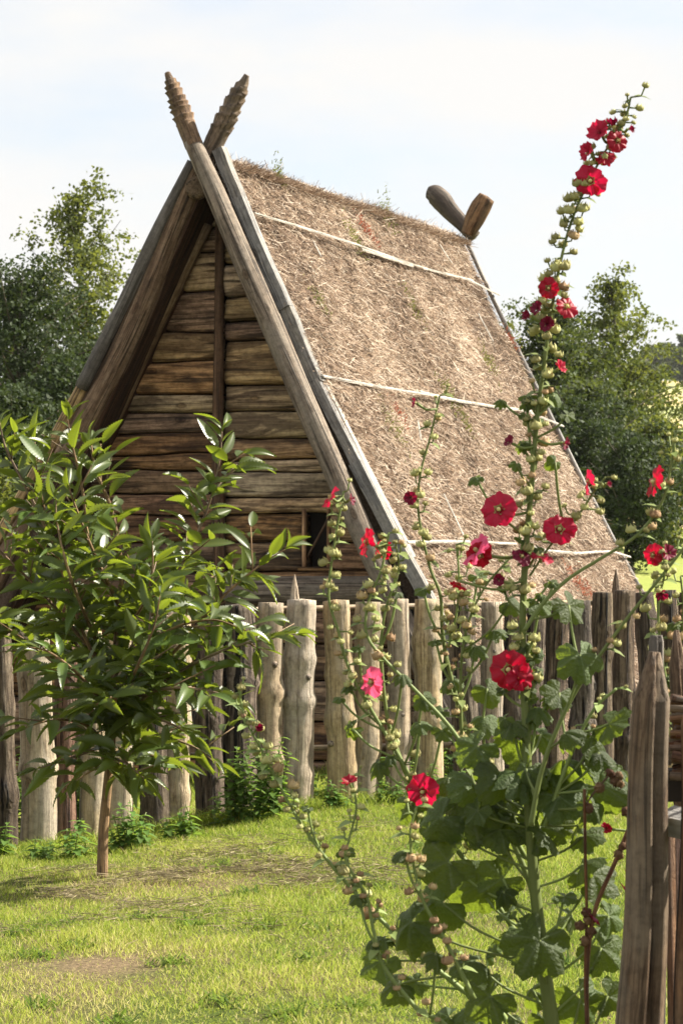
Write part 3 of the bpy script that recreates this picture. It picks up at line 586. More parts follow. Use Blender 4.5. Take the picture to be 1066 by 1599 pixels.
# moss, stonecrop and tufts on the thatch
def tuft_parts(px, py, n, rad, mat, tall, name):
    b0, d0 = on_roof(px, py); b = b0 + RNG.normal(0, rad, n); d = d0 + RNG.normal(0, rad * 1.3, n); P = roof_pt(1, b, d, -.005)
    dv = RNG.normal(0, 1, (n, 3)) * .6 + np.array([hc * .8, -hs * .8, .8]); dv /= np.linalg.norm(dv, axis=1)[:, None]; dv *= RNG.uniform(.4, 1, n)[:, None] * tall
    V, Fc, tt = blades(P, dv, RNG.uniform(.005, .010, n), None, None, RNG.random(n)); c = V.mean(0)
    return tag(place(name, mesh_from(name, V - c, Fc, {'tint': tt}, False, [mat]), Matrix.Translation(Vector(c)), hut), kind='stuff')
M_moss = tint_mat('moss', [(0, (0.10, 0.13, 0.02)), (1, (0.26, 0.28, 0.05))], .8, .2); M_sedum = tint_mat('stonecrop_red', [(0, (0.25, 0.05, 0.03)), (1, (0.5, 0.16, 0.08))], .7, .2)
for a in [(497, 470), (645, 478), (552, 373), (762, 565), (725, 660), (436, 262), (612, 668), (700, 620), (600, 332), (836, 500)]: tuft_parts(*a, 130, rnd(.04, .08), M_moss, .035, 'moss')
for a in [(797, 530), (580, 372), (905, 915), (565, 350), (890, 898), (620, 640), (918, 922)]: tuft_parts(*a, 80, .045, M_sedum, .03, 'stonecrop')

# ------------------------------------------------------------------ palisade fence
_fx = [-200, -100, 60, 470, 670, 850, 950, 1150, 1300]; _fy = [14.2, 14.4, 14.8, 15.7, 16.0, 16.5, 16.95, 17.8, 18.4]
def fence_y(px): return float(np.interp(px, _fx, _fy))
fence = thing('palisade_fence', 'palisade fence of upright split logs standing between lawn and hut', 'fence', tuple(pix(470, 1258, 15.7)))
PALES = [(-150, 990, 50, 1), (-98, 985, 48, 0), (-45, 988, 46, 1), (2, 984, 38, 1), (55, 980, 54, 0), (104, 984, 36, 2), (141, 985, 36, 0), (188, 976, 42, 0), (236, 962, 44, 1), (281, 955, 38, 0), (322, 948, 44, 1), (370, 945, 54, 1),
         (422, 941, 42, 0), (471, 937, 48, 0), (525, 938, 44, 0), (574, 940, 42, 0), (622, 935, 36, 0), (669, 936, 42, 0), (724, 944, 42, 1), (766, 940, 34, 0), (804, 950, 34, 1), (836, 948, 32, 1), (869, 940, 34, 1),
         (906, 938, 36, 1), (941, 925, 32, 1), (974, 922, 36, 1), (1006, 925, 30, 1), (1038, 922, 32, 1), (1070, 925, 30, 1), (1104, 924, 34, 1), (1138, 926, 32, 1), (1172, 924, 32, 1), (1206, 926, 32, 1)]
def pale(cx, topy, wpx, kind, Y):
    m_per = Y / F; r0 = wpx * m_per / 2; top = np.array(pix(cx, topy, Y)); gx = top[0]; zb = float(ground(gx, Y)) - .12
    n = 40; z = np.linspace(zb, top[2], n); sd_ = rnd(0, 60)
    lean = rnd(-.035, .035); wob = snoise(np.stack([z * 2.2, z * 0, z * 0], -1), 1.0, sd_)
    P = np.stack([gx + lean * (top[2] - z) + .022 * wob, Y + .01 * snoise(np.stack([z * 2, z * 0 + 3, z * 0], -1), 1, sd_), z], -1)
    rad = r0 * (np.interp(z, [zb, zb + .5, top[2] - .1, top[2]], [1.12, 1.02, .97, .93]))
    for _ in range(3):
        kz = rnd(zb + .3, top[2] - .1); rad = rad * (1 + rnd(.05, .24) * np.exp(-((z - kz) / rnd(.035, .08)) ** 2))
    q = MB(); q.tube(P, rad, 22, {0: .05, 1: .08, 2: .08}[kind], rs=4, seed=sd_, flat=(0, 1, 0), capround=rnd(0, .12), ell=rnd(.8, 1))
    if kind:   # ridged bark: push vertices in and out in vertical furrows
        V = q.V[0]; c = np.repeat(P, 22, 0); k = len(c); th = np.tile(np.arange(22), n)
        dd = V[:k] - c; f = 1 + .07 * np.sin(th * 2.9 + 2.0 * np.sin(np.repeat(z, 22) * 7 + sd_)) * (1 if kind == 1 else .7); V[:k] = c + dd * f[:, None]
    o_ = q.build('pale', [M_pale, M_bark, M_redbark][kind], fence)
for p_ in PALES:
    Y = fence_y(p_[0]) + rnd(-.02, .02); o_ = pale(*p_, Y)
    if p_[3] == 0 and rnd(0, 1) < .8:      # knots on the debarked pales
        m_per = Y / F; kx, ky = p_[0] + rnd(-.25, .3) * p_[2], rnd(p_[1] + 30, p_[1] + 260); c = np.array(pix(kx, ky, Y - p_[2] * m_per * .40))
        q = MB(); q.tube([c + [0, .03, 0], c + [0, 0, 0], c + [0.002, -.012, 0]], [.022, .02, .009], 8, .1, capround=.2); q.build('knot', M_rafter, bpy.data.objects[fence.children[-1].name] if False else fence)
rail_px = list(range(-150, 1250, 70))
for (py0, dz) in ((952, .0), (1170, .0)):
    for k in range(0, len(rail_px) - 4, 4):
        pts = [np.array(pix(x, np.interp(x, [0, 400, 950, 1200], [py0 + 40, py0, py0 - 12, py0 - 12]), fence_y(x) + .13)) for x in rail_px[k:k + 5]]
        tubew('rail', pts, .024, M_pale, 8, .06, parent=fence, ell=.8)
for (cx, ty, hpx, Y) in ((460, 897, 60, 16.0), (961, 888, 60, 17.6)):      # pointed stakes behind the fence
    tp = np.array(pix(cx, ty, Y)); zb = float(ground(tp[0], Y)); q = MB(); z = np.array([zb, tp[2] - .22, tp[2] - .16, tp[2] - .08, tp[2]])
    q.tube(np.stack([tp[0] + 0 * z, Y + 0 * z, z], -1), [.03, .028, .03, .02, .003], 8, .05, flat=(0, 1, 0)); q.build('stake', M_post if cx > 800 else M_pale, fence, smooth=False)

# ------------------------------------------------------------------ near fence at the right edge
nf = thing('post_fence', 'brown pointed log posts with rail and brushwood at right edge', 'fence', (0.66, 5.0, 0))
def nearpost(cx_top, top, cx_bot, w_top, w_bot, Y, mat, shoulder=60, tipw=.25, seed=1):
    T = np.array(pix(cx_top, top, Y)); Bt = np.array(pix(cx_bot, 1650, Y)); mp_ = Y / F; dirv = (Bt - T) / (T[2] - Bt[2]); zz = np.concatenate([[0], np.linspace(shoulder * mp_ * .4, shoulder * mp_, 3), np.linspace(shoulder * mp_ + .04, T[2] + .05, 26)])
    P = T + dirv * zz[:, None]; P[:, 0] += .004 * np.sin(zz * 9 + seed)
    r_ = np.interp(zz, [0, shoulder * mp_, .75 * T[2], T[2]], [w_top * tipw, w_top, w_bot, w_bot * 1.05]) * mp_ / 2
    q = MB(); q.tube(P[::-1], r_[::-1], 22, .06, rs=4, seed=seed, flat=(0, 1, 0), ell=.9)
    V = q.V[0]; c = np.repeat(P[::-1], 22, 0); k = len(c); th = np.tile(np.arange(22), len(P)); dd = V[:k] - c     # long drying crack on the face
    V[:k] = c + dd * np.where(th == 15, .50, 1)[:, None]
    return q.build('post', mat, nf)
nearpost(1021, 1018, 996, 58, 84, 4.95, M_post, 75, .3, 3)
nearpost(1021, 992, 1023, 24, 30, 5.25, M_greyd, 10, .8, 8)
nearpost(1058, 984, 1072, 28, 38, 5.35, M_post, 60, .3, 5)
nearpost(1092, 1110, 1085, 60, 72, 4.85, M_redbark, 20, .8, 6)
q = MB(); A = pix(1043, 1281, 5.02); B = pix(1190, 1312, 4.7)
for sx_ in (0,): q.tube([A, B], .032, 4, 0, flat=(0, .7, .7)); q.build('rail', M_grey, nf, smooth=False)
q = MB(); q.tube([pix(1036, 1225, 5.15), pix(1190, 1225, 5.1)], .045, 4, .0, flat=(0, .7, .7)); q.build('rail', M_darkwood_shade, nf, smooth=False)
for k in range(42):
    y0 = rnd(1090, 1215); x0 = rnd(1044, 1056); q = MB(); A = np.array(pix(x0, y0, 5.1 + rnd(-.05, .1))); B = A + np.array([.25, rnd(-.1, .1), rnd(-.06, .06)])
    q.tube(np.linspace(A, B, 4), rnd(.004, .011), 6, .1, seed=k); q.build('brushwood_stick', random.choice([M_dry, M_post, M_redbark]), nf)
for k in range(9):
    q = MB(); A = np.array(pix(1047 + k * 5, 1300, 5.2)); q.tube([A, A + np.array([0.01, 0, -1.1])], .012, 6, .1, seed=k); q.build('stave', random.choice([M_redbark, M_dry]), nf)

# ------------------------------------------------------------------ background trees
def crown_mesh(Hh, Rr, base, n_br, lpc, leaf, mat, seed, shape='cone', mask=None):
    g = np.random.default_rng(seed); V = []; trunk = MB(); zt = np.linspace(0, Hh * .93, 12)
    tp = np.stack([.03 * Hh * np.sin(zt * .5 + seed), .03 * Hh * np.cos(zt * .6 + seed * 2) , zt], -1); tp[:, :2] -= tp[0, :2]
    trunk.tube(tp, np.linspace(Hh * .017, Hh * .003, 12), 8, .06)
    cl = []
    for i in range(n_br):
        h = base + (1 - base) * ((i + g.random()) / n_br) ** .95; az = g.uniform(0, 6.283)
        if shape == 'cone': prof = (1 - (h - base) / (1 - base)) ** .62 * (.9 if h > base + .1 else .75) + .05
        else: prof = math.sin(math.pi * min(1, ((h - base) / (1 - base)) * .86 + .14)) ** .6
        Lb = Rr * prof * g.uniform(.45, 1.35); el = g.uniform(.15, .9) if h < .8 else g.uniform(.5, 1.2)
        s = np.linspace(0, 1, 5); p0 = np.array([np.interp(h * Hh * .93, zt, tp[:, k]) for k in range(3)]); p0[2] = h * Hh * .93
        d = np.array([math.cos(az) * math.cos(el), math.sin(az) * math.cos(el), math.sin(el) * .6]); P = p0 + d * (s * Lb)[:, None]; P[:, 2] += .18 * Lb * s ** 2
        trunk.tube(P, np.linspace(max(.012, .012 * Lb), .004, 5), 5, 0)
        nt_ = max(2, int(Lb * 4.6))
        for k in range(nt_):
            u = g.uniform(.15, 1.05); c = p0 + d * u * Lb; c[2] += .18 * Lb * u * u; c += g.normal(0, .16 * (.4 + Lb * .3), 3); cl.append((c, g.uniform(.06, .17), g.random()))
    for k in range(int(n_br * .22)):
        hz = g.uniform(.75, 1.0); c = np.array([g.normal(0, 1), g.normal(0, 1), 0]) * (.05 + (1 - hz) * Rr * .9) + [0, 0, Hh * hz]; cl.append((c, .10, g.random()))
    C = np.array([c for c, _, _ in cl]); S = np.array([s for _, s, _ in cl]); tn = np.array([t for _, _, t in cl])
    idx = np.repeat(np.arange(len(C)), lpc); n = len(idx)
    P = C[idx] + g.normal(0, 1, (n, 3)) * S[idx][:, None] * [1, 1, .62]
    a = g.normal(0, 1, (n, 3)); a[:, 2] -= .3; a /= np.linalg.norm(a, axis=1)[:, None]; nm = g.normal(0, 1, (n, 3)) + [0.3, 0, 0.6]; b = np.cross(a, nm); b /= np.linalg.norm(b, axis=1)[:, None]
    sz = leaf * g.uniform(.6, 1.25, n)[:, None]
    V = np.stack([P, P + a * sz * .5 + b * sz * .34, P + a * sz, P + a * sz * .5 - b * sz * .34], 1).reshape(-1, 3)
    me = mesh_from('crown', V, np.arange(n * 4).reshape(n, 4), {'tint': np.repeat(np.clip(tn[idx] * .7 + g.random(n) * .3, 0, 1), 4)}, False, [mat])
    return me, trunk
def bgtree(name, label, px, topy, Y, Rr, mat, seed, base=.1, n_br=90, lpc=26, leaf=.11, shape='cone', grp='trees behind the hut', cat='tree'):
    X_ = (px - 533) / F * Y; zg = float(ground(X_, Y)); top = pix(px, topy, Y).z; Hh = top - zg
    t_ = thing(name, label, cat, (X_, Y, zg), grp); me, tr = crown_mesh(Hh, Rr, base, n_br, lpc, leaf, mat, seed, shape); M = WM[t_.name]
    place('crown', me, M, t_); V = np.vstack(tr.V); me2 = mesh_from('trunk', V, tr.F, {'grain': np.vstack(tr.G)}, True, [M_treebark]); place('trunk', me2, M, t_)
bgtree('broadleaf_tree', 'tallest leafy tree left of the hut, top rising against the sky', 152, 268, 46, 2.7, M_crownC, 1, .06, 120, 30, .090)
bgtree('broadleaf_tree', 'dark rounded tree at the left edge beside the tall tree', 50, 405, 42, 2.2, M_crownB, 2, .05, 110, 44, .080, 'round')
bgtree('broadleaf_tree', 'dark tree cut by the left edge of the photo', -30, 415, 45, 1.9, M_crownA, 3, .05, 90, 42, .085, 'round')
bgtree('broadleaf_tree', 'low dark tree in front of the tall left tree', 100, 560, 38, 1.8, M_crownB, 4, .03, 95, 46, .080, 'round')
bgtree('broadleaf_tree', 'leafy tree half hidden behind the left rafter', 235, 520, 50, 2.1, M_crownA, 5, .05, 90, 36, .095, 'round')
bgtree('shrub', 'dark shrub low at the left edge behind the sapling', 10, 610, 33, 1.5, M_crownB, 6, .02, 80, 46, .075, 'round', cat='shrub')
bgtree('shrub', 'yellow green bush low at far left beside the hut', -15, 740, 27, .9, M_crownC, 16, .02, 60, 34, .07, 'round', cat='shrub')
bgtree('broadleaf_tree', 'tall loose tree at right with sky showing through its top', 968, 415, 60, 2.5, M_crownC, 7, .08, 105, 25, .105)
bgtree('broadleaf_tree', 'broad dark tree just right of the back of the roof', 872, 475, 57, 2.3, M_crownA, 8, .05, 130, 40, .10, 'round')
bgtree('broadleaf_tree', 'rounded bushy tree low at right above the far lawn', 925, 600, 52, 1.7, M_crownA, 9, .03, 110, 42, .095, 'round')
bgtree('broadleaf_tree', 'bushy tree near the right edge below the golden field', 1030, 655, 50, 1.0, M_crownC, 10, .03, 80, 36, .09, 'round')
bgtree('shrub', 'dark low shrub at right standing on the far lawn edge', 985, 690, 47, 1.4, M_crownB, 11, .01, 90, 42, .085, 'round', cat='shrub')
bgtree('broadleaf_tree', 'tree partly cut off by the right edge of the photo', 1100, 690, 55, 1.4, M_crownB, 12, .03, 80, 36, .10, 'round')
bgtree('broadleaf_tree', 'tree showing just behind the lower back edge of the roof', 880, 640, 49, 1.6, M_crownB, 13, .02, 100, 40, .09, 'round')
# distant trees on the hill
me_f, tr_f = crown_mesh(11, 4.2, .08, 60, 16, .75, M_crownA, 31, 'round'); V = np.vstack(tr_f.V); me_ft = mesh_from('trunk', V, tr_f.F, {'grain': np.vstack(tr_f.G)}, True, [M_treebark])
ORD = ['first from the left', 'second from the left', 'third from the left', 'fourth from the left', 'second from the right', 'cut by the right edge']
for k, px in enumerate([998, 1012, 1026, 1040, 1054, 1070]):
    Y = 430 + (k * 37) % 60; X_ = (px - 533) / F * Y; zg = float(ground(X_, Y)); sc = (.5, .62, .5, .66, .6, .8)[k]
    t_ = thing('hillside_tree', 'distant tree on the far hillside field, ' + ORD[k], 'tree', (X_, Y, zg), 'distant trees on the hillside')
    M = WM[t_.name] @ Matrix.Rotation(k * 1.3, 4, 'Z') @ Matrix.Scale(sc, 4); place('crown', me_f, M, t_); place('trunk', me_ft, M, t_)

# ------------------------------------------------------------------ chestnut sapling
def chest_leaf(curl, fold, seed):
    n = 13; g = random.Random(seed); V = []; Fc = []; vein = []; rows = []
    for i in range(2 * n + 1):
        t = i / (2 * n); wd = .20 * (math.sin(math.pi * min(1, t ** .85 * 1.0)) ** .75) * (1 - .25 * t) + .002
        tooth = 1.0 if i % 2 else .78; wd *= tooth; y = t - .12 * curl * t ** 3; sag = -curl * 1.5 * t * t; ridge = .010 if i % 2 else -.006
        ed = fold * wd
        fy = .035 * tooth
        rows.append(len(V)); V += [(-wd, y + fy, sag + ed + ridge * 1), (-wd * .5, y + fy * .5, sag + ed * .45 + ridge), (0, y, sag), (wd * .5, y + fy * .5, sag + ed * .45 + ridge), (wd, y + fy, sag + ed + ridge)]
        v = .7 if i % 2 else 0; vein += [v * .3, v, 1, v, v * .3]
    for i in range(2 * n):
        a, b = rows[i], rows[i + 1]
        for j in range(4): Fc.append([a + j, a + j + 1, b + j + 1, b + j])
    k = len(V); V += [(-.008, -.09, -.004), (.008, -.09, -.004), (.008, .03, 0.002), (-.008, .03, 0.002)]; vein += [1] * 4; Fc.append([k, k + 1, k + 2, k + 3])
    V = np.array(V); V[:, 0] += .03 * g.uniform(-1, 1) * np.sin(V[:, 1] * 3)
    return mesh_from('leaf', V, Fc, {'vein': vein}, True, [M_chest])
CL = [chest_leaf(c, f, i) for i, (c, f) in enumerate([(.10, .35), (.28, .5), (.45, .3), (.2, .7), (.05, .15), (.38, .6)])]
SY = 13.0
sap = thing('chestnut_sapling', 'young chestnut tree with toothed glossy leaves in front of the palisade', 'tree', tuple(pix(160, 1378, SY)))
def sp(l): return [np.array(pix(x, y, SY + d)) for x, y, d in l]
trunk_pts = sp([(160, 1400, 0), (160, 1378, 0), (162, 1300, 0), (168, 1230, 0), (175, 1150, 0), (176, 1080, .02), (182, 1000, .03), (190, 900, .05), (175, 800, .02), (150, 735, 0), (142, 690, 0)])
BR = [trunk_pts[4:],
      sp([(176, 1085, 0), (125, 975, -.15), (85, 850, -.2), (60, 750, -.2), (55, 690, -.2)]),
      sp([(178, 1060, 0), (235, 960, .1), (285, 880, .1), (322, 800, .1), (342, 725, .05), (347, 672, .05)]),
      sp([(182, 1010, 0), (225, 940, -.3), (238, 890, -.35), (238, 845, -.35)]),
      sp([(178, 1110, 0), (270, 1020, -.1), (350, 930, -.15), (410, 880, -.15), (445, 858, -.15)]),
      sp([(176, 1135, 0), (260, 1062, -.25), (350, 1015, -.35), (430, 995, -.4), (462, 990, -.4)]),
      sp([(176, 1100, 0), (260, 1075, -.5), (330, 1080, -.6), (372, 1095, -.6)]),
      sp([(174, 1140, 0), (100, 1050, .2), (40, 1000, .25), (-20, 960, .25), (-70, 930, .25)]),
      sp([(174, 1160, 0), (115, 1182, -.15), (60, 1200, -.2)]),
      sp([(175, 1175, 0), (235, 1180, -.15), (275, 1190, -.2)]),
      sp([(90, 860, -.2), (40, 760, -.25), (10, 700, -.25), (0, 660, -.25)]),
      sp([(140, 850, -.1), (128, 760, -.1), (112, 690, -.1), (106, 655, -.1)]),
      sp([(155, 1030, 0), (70, 930, -.1), (10, 870, -.15), (-40, 820, -.15)]),
      sp([(188, 950, 0), (150, 870, -.35), (118, 790, -.4), (105, 750, -.4)]),
      sp([(235, 960, 0), (320, 905, .3), (385, 900, .35), (410, 905, .35)]),
      sp([(176, 1120, 0), (215, 1040, -.55), (240, 980, -.7), (250, 930, -.75)]),
      sp([(176, 1120, 0), (130, 1060, -.5), (80, 1020, -.7), (45, 1010, -.75)]),
      sp([(178, 1050, 0), (220, 950, .45), (240, 880, .55)]),
      sp([(174, 1070, 0), (100, 980, .4), (60, 900, .5), (40, 850, .5)]),
      sp([(176, 1130, 0), (180, 1090, -.5), (150, 1100, -.8)]),
      sp([(174, 1150, 0), (215, 1120, -.3), (262, 1128, -.45), (300, 1150, -.5)]),
      sp([(172, 1165, 0), (130, 1130, -.2), (80, 1125, -.4), (30, 1140, -.5)]),
      sp([(174, 1185, 0), (195, 1190, -.25), (225, 1215, -.4)]),
      sp([(172, 1195, 0), (150, 1200, -.25), (120, 1218, -.35)]),
      sp([(174, 1175, 0), (240, 1150, .2), (300, 1165, .25), (335, 1190, .25)]),
      sp([(180, 1040, 0), (262, 985, -.4), (330, 968, -.5), (385, 985, -.55)]),
      sp([(150, 1000, 0), (110, 900, -.5), (90, 820, -.55), (88, 780, -.55)])]
tb_ = MB(); P = catmull(trunk_pts, 5); tb_.tube(P, np.interp(np.linspace(0, 1, len(P)), [0, .04, .12, .45, 1], [.075, .040, .029, .020, .005]), 12, .05, seed=2); tb_.build('trunk', M_twigbark, sap)
LEAVES = []
for bi, br in enumerate(BR):
    P = catmull(br, 10); q = MB(); q.tube(P, np.linspace(.011 if bi else .014, .003, len(P)), 7, .04)
    if bi: q.build('branch', M_twigbark, sap)
    d = np.r_[0, np.cumsum(np.linalg.norm(np.diff(P, axis=0), axis=1))]; L_ = d[-1]; s = .10 * L_ if bi else .05; k = 0
    while s < L_:
        p = np.array([np.interp(s, d, P[:, j]) for j in range(3)]); p2 = np.array([np.interp(min(L_, s + .03), d, P[:, j]) for j in range(3)]); p1 = np.array([np.interp(s - .03, d, P[:, j]) for j in range(3)])
        tn = (p2 - p1); tn /= np.linalg.norm(tn) + 1e-9; end = s / L_; az = k * 2.6 + rnd(-.5, .5); ref = np.array([math.cos(az), math.sin(az), rnd(-.2, .3)]); rad_ = ref - tn * ref.dot(tn); rad_ /= np.linalg.norm(rad_)
        dr_ = rad_ * rnd(.75, 1.0) + tn * (.45 + .5 * (end > .85)) + np.array([0, 0, .15]); LEAVES.append((p, dr_, rnd(.135, .225) * (1 - .35 * (end > .93)) * (.85 if end > .8 else 1)))
        if bi not in (8, 9) and rnd(0, 1) < .24 and .15 < end < .88:     # side twiglet with a few leaves
            tl = rnd(.12, .26); tip = p + (rad_ * .8 + tn * .5 + np.array([0, 0, .25])) * tl; q2 = MB(); q2.tube(np.linspace(p, tip, 4), [.005, .004, .0035, .003], 5, 0); q2.build('twig', M_twigbark, sap)
            for u in (.45, .7, .95):
                a2 = rnd(0, 6.28); LEAVES.append((p + (tip - p) * u, (tip - p) / tl * .6 + np.array([math.cos(a2), math.sin(a2), rnd(-.1, .3)]) * .9, rnd(.14, .21)))
        s += rnd(.021, .038); k += 1
    if True:
        for u in range(3): a2 = rnd(0, 6.28); LEAVES.append((P[-1], (P[-1] - P[-3]) / np.linalg.norm(P[-1] - P[-3]) * .9 + np.array([math.cos(a2), math.sin(a2), 0]) * .6, rnd(.09, .15)))
def leaf_matrix(p, dr_, sz):
    y = Vector(dr_).normalized(); up = Vector((rnd(-.9, .9), rnd(-1.1, .5), .8)); z = up - y * up.dot(y)
    if z.length < .1: z = y.orthogonal()
    return frame(z, y, Vector(p) + y * sz * .09, sz)
print('sapling leaves', len(LEAVES))
order = sorted(range(len(LEAVES)), key=lambda i: -LEAVES[i][2] + .25 * (LEAVES[i][0][1] - SY)); rest = []
for j, i in enumerate(order):
    Ml = leaf_matrix(*LEAVES[i]); me = random.choice(CL)
    if j < 296: place('leaf', me, Ml, sap)
    else: rest.append((me, Ml))
if rest:
    q = []; Fq = []; vq = []; k = 0
    for me, Ml in rest:
        nv = len(me.vertices); co = np.empty(nv * 3); me.vertices.foreach_get('co', co); co = co.reshape(-1, 3); Mn = np.array(Ml); q.append(co @ Mn[:3, :3].T + Mn[:3, 3])
        vv = np.empty(nv); me.attributes['vein'].data.foreach_get('value', vv); vq.append(vv); Fq += [[i + k for i in p.vertices] for p in me.polygons]; k += nv
    V = np.vstack(q); c = V.mean(0); tag(place('foliage', mesh_from('foliage', V - c, Fq, {'vein': np.concatenate(vq)}, True, [M_chest]), Matrix.Translation(Vector(c)), sap), kind='stuff')
def spiky(r, n=120):
    q = MB()
    for i in range(n):
        z = 1 - 2 * (i + .5) / n; a = i * 2.39996; rr_ = math.sqrt(1 - z * z); d = np.array([rr_ * math.cos(a), rr_ * math.sin(a), z]); u = np.cross(d, [.3, .5, .8]); u /= np.linalg.norm(u); v = np.cross(d, u)
        q.add([d * r * .6 + u * r * .14, d * r * .6 - u * r * .07 + v * r * .12, d * r * .6 - u * r * .07 - v * r * .12, d * r * 1.15], [[0, 1, 3], [1, 2, 3], [2, 0, 3], [0, 2, 1]])
    q.tube([[0, 0, -r * .72], [0, 0, -r * .4], [0, 0, 0], [0, 0, r * .4], [0, 0, r * .72]], [r * .2, r * .6, r * .74, r * .6, r * .2], 8); return q
bq = spiky(.024); bme = mesh_from('burr', np.vstack(bq.V), bq.F, None, False, [M_burr])
for (x, y, d) in ((152, 738, -.1), (331, 762, .02), (328, 745, 0), (72, 728, -.25), (140, 726, -.1)): place('burr', bme, Matrix.Translation(pix(x, y, SY + d)), sap)

# ------------------------------------------------------------------ hollyhocks
def holly_leaf(seed, droop, lobes=5):
    g = random.Random(seed); na, nr = 56, 5; g2 = [g.uniform(-1, 1) for _ in range(na + 1)]; V = [(0, 0, 0)]; vein = [1]; Fc = []
    for j in range(1, nr + 1):
        for i in range(na + 1):
            th = (i / na - .5) * 2 * R(158); c = abs(math.cos(th * lobes / 2 * R(180) / R(158) * .98)); lb = .74 + .27 * c ** 1.1 + .03 * math.sin(th * 23 + seed) + .035 * g2[i] ; lb *= (.80 + .24 * math.cos(th / 2) ** 2)
            r_ = lb * (j / nr) * .5; x = math.sin(th) * r_; y = math.cos(th) * r_; rel = j / nr
            z = -droop * r_ * r_ * 1.6 + .05 * math.sin(th * lobes * .98 + 1.57) * rel + .03 * math.sin(th * 9 + seed) * rel ** 2 + .02 * g.uniform(-1, 1) * rel ** 3
            V.append((x, y, z)); vein.append(max(0, 1 - abs(math.sin(th * lobes / 2 * .98)) * 6) if j < nr else 0)
    for i in range(na): Fc.append([0, 1 + i + 1, 1 + i])
    for j in range(nr - 1):
        a = 1 + j * (na + 1); b = a + na + 1
        for i in range(na): Fc.append([a + i, a + i + 1, b + i + 1, b + i])
    return mesh_from('leaf', V, Fc, {'vein': vein}, True, [M_holly])
HL = [holly_leaf(s, d, l) for s, d, l in ((1, .2, 5), (2, .7, 5), (3, 1.1, 7), (4, .5, 5), (5, .9, 3))]
def petal_mesh(openness, seed, mat):
    g = random.Random(seed); nu, nv = 12, 9; V = []; rad = []; vein = []; Fc = []
    for j in range(nv + 1):
        t = j / nv
        for i in range(nu + 1):
            u = (i / nu - .5) * 2; w_ = .50 + .42 * t ** .6 - .06 * t ** 6; a = u * w_
            rr_ = t * (1 - .16 * abs(u) ** 3 * t + .045 * math.sin(u * 9 + seed * 2.1) * t ** 3 + .02 * math.sin(u * 23 + seed) * t ** 4)
            # profile: cup angle from axis, opening outward
            ang = R(28) + openness * R(60) * (t ** .6); rho = rr_ * math.sin(ang); hgt = rr_ * math.cos(ang) * 1.0
            ruf = (.085 * math.sin(u * 6.5 + seed * 2) + .05 * math.sin(u * 14 + seed * 3)) * t ** 2.2
            V.append((math.sin(a) * rho, math.cos(a) * rho - .0, hgt + ruf + .012 * u + .02 * (1 - abs(u)))); rad.append(t); vein.append((.5 + .5 * math.sin(u * 21)) * (1.25 - t) if t > .1 else 0)
    for j in range(nv):
        for i in range(nu): a = j * (nu + 1) + i; Fc.append([a, a + 1, a + nu + 2, a + nu + 1])
    return mesh_from('petal', V, Fc, {'rad': rad, 'vein': vein}, True, [mat])
PET = {}
for mn, mt in (('r', M_red), ('s', M_red2), ('d', M_dark), ('p', M_pink_glint)):
    for on, ov in (('open', .86), ('half', .45), ('shut', .08)): PET[mn, on] = [petal_mesh(ov + .06 * k, k, mt) for k in range(3)]
q = MB(); q.tube([[0, 0, -.02], [0, 0, .1], [0, 0, .25], [0, 0, .36]], [.07, .09, .125, .07], 8, .2, rs=30); STAM = mesh_from('stamen', np.vstack(q.V), q.F, None, True, [M_stamen])
def pod_mesh(mat, seed):
    g = random.Random(seed); V = []; Fc = []; n = 20
    prof = [(0, -.36), (.36, -.34), (.54, -.16), (.52, .04), (.34, .22), (.14, .30), (0.02, .40)]
    for (r_, z) in prof:
        for i in range(n): a = i / n * 6.283; k = 1 + (.20 * abs(math.cos(2.5 * a + seed)) - .08) * (r_ > .1); V.append((math.cos(a) * r_ * k, math.sin(a) * r_ * k, z + .05 * math.cos(5 * a + 2 * seed) * (z > 0) + g.uniform(-.012, .012)))
    for j in range(len(prof) - 1):
        for i in range(n): Fc.append([j * n + i, j * n + (i + 1) % n, (j + 1) * n + (i + 1) % n, (j + 1) * n + i])
    for k in range(5):      # sepals folded over the pod, tips curling
        a = k / 5 * 6.283 + .3; c, s_ = math.cos(a), math.sin(a); b = len(V); o_ = g.uniform(.45, .75); V += [(c * .56 - s_ * .22, s_ * .56 + c * .22, -.02), (c * .56 + s_ * .22, s_ * .56 - c * .22, -.02), (c * o_ * .6, s_ * o_ * .6, .50 + .2 * g.random()), (c * .60, s_ * .60, .22)]; Fc += [[b, b + 1, b + 3], [b, b + 3, b + 2], [b + 1, b + 2, b + 3]]
    for k in range(7):      # bracts
        a = k / 7 * 6.283 + .2; c, s_ = math.cos(a), math.sin(a); b = len(V); o_ = g.uniform(.65, .95); V += [(c * .2 - s_ * .15, s_ * .2 + c * .15, -.37), (c * .2 + s_ * .15, s_ * .2 - c * .15, -.37), (c * o_, s_ * o_, -.15 + .2 * g.random())]; Fc.append([b, b + 1, b + 2])
    return mesh_from('seed_pod', V, Fc, None, True, [mat])
PODS = [pod_mesh(M_pod, 1), pod_mesh(M_pod, 2), pod_mesh(M_podtan, 3), pod_mesh(M_pod, 4), pod_mesh(M_podtan, 6)]
q = MB(); q.tube([[0, 0, -.12], [0, 0, -.05], [0, 0, .12], [0, 0, .26]], [.03, .12, .20, .26], 10, .1, rs=20, cap=False)
for k in range(5):
    a = k / 5 * 6.283; c, s_ = math.cos(a), math.sin(a); q.add([(c * .19 - s_ * .13, s_ * .19 + c * .13, .12), (c * .19 + s_ * .13, s_ * .19 - c * .13, .12), (c * .36, s_ * .36, .30)], [[0, 1, 2]])
CALYX = mesh_from('flower', np.vstack(q.V), q.F, None, True, [M_pod])

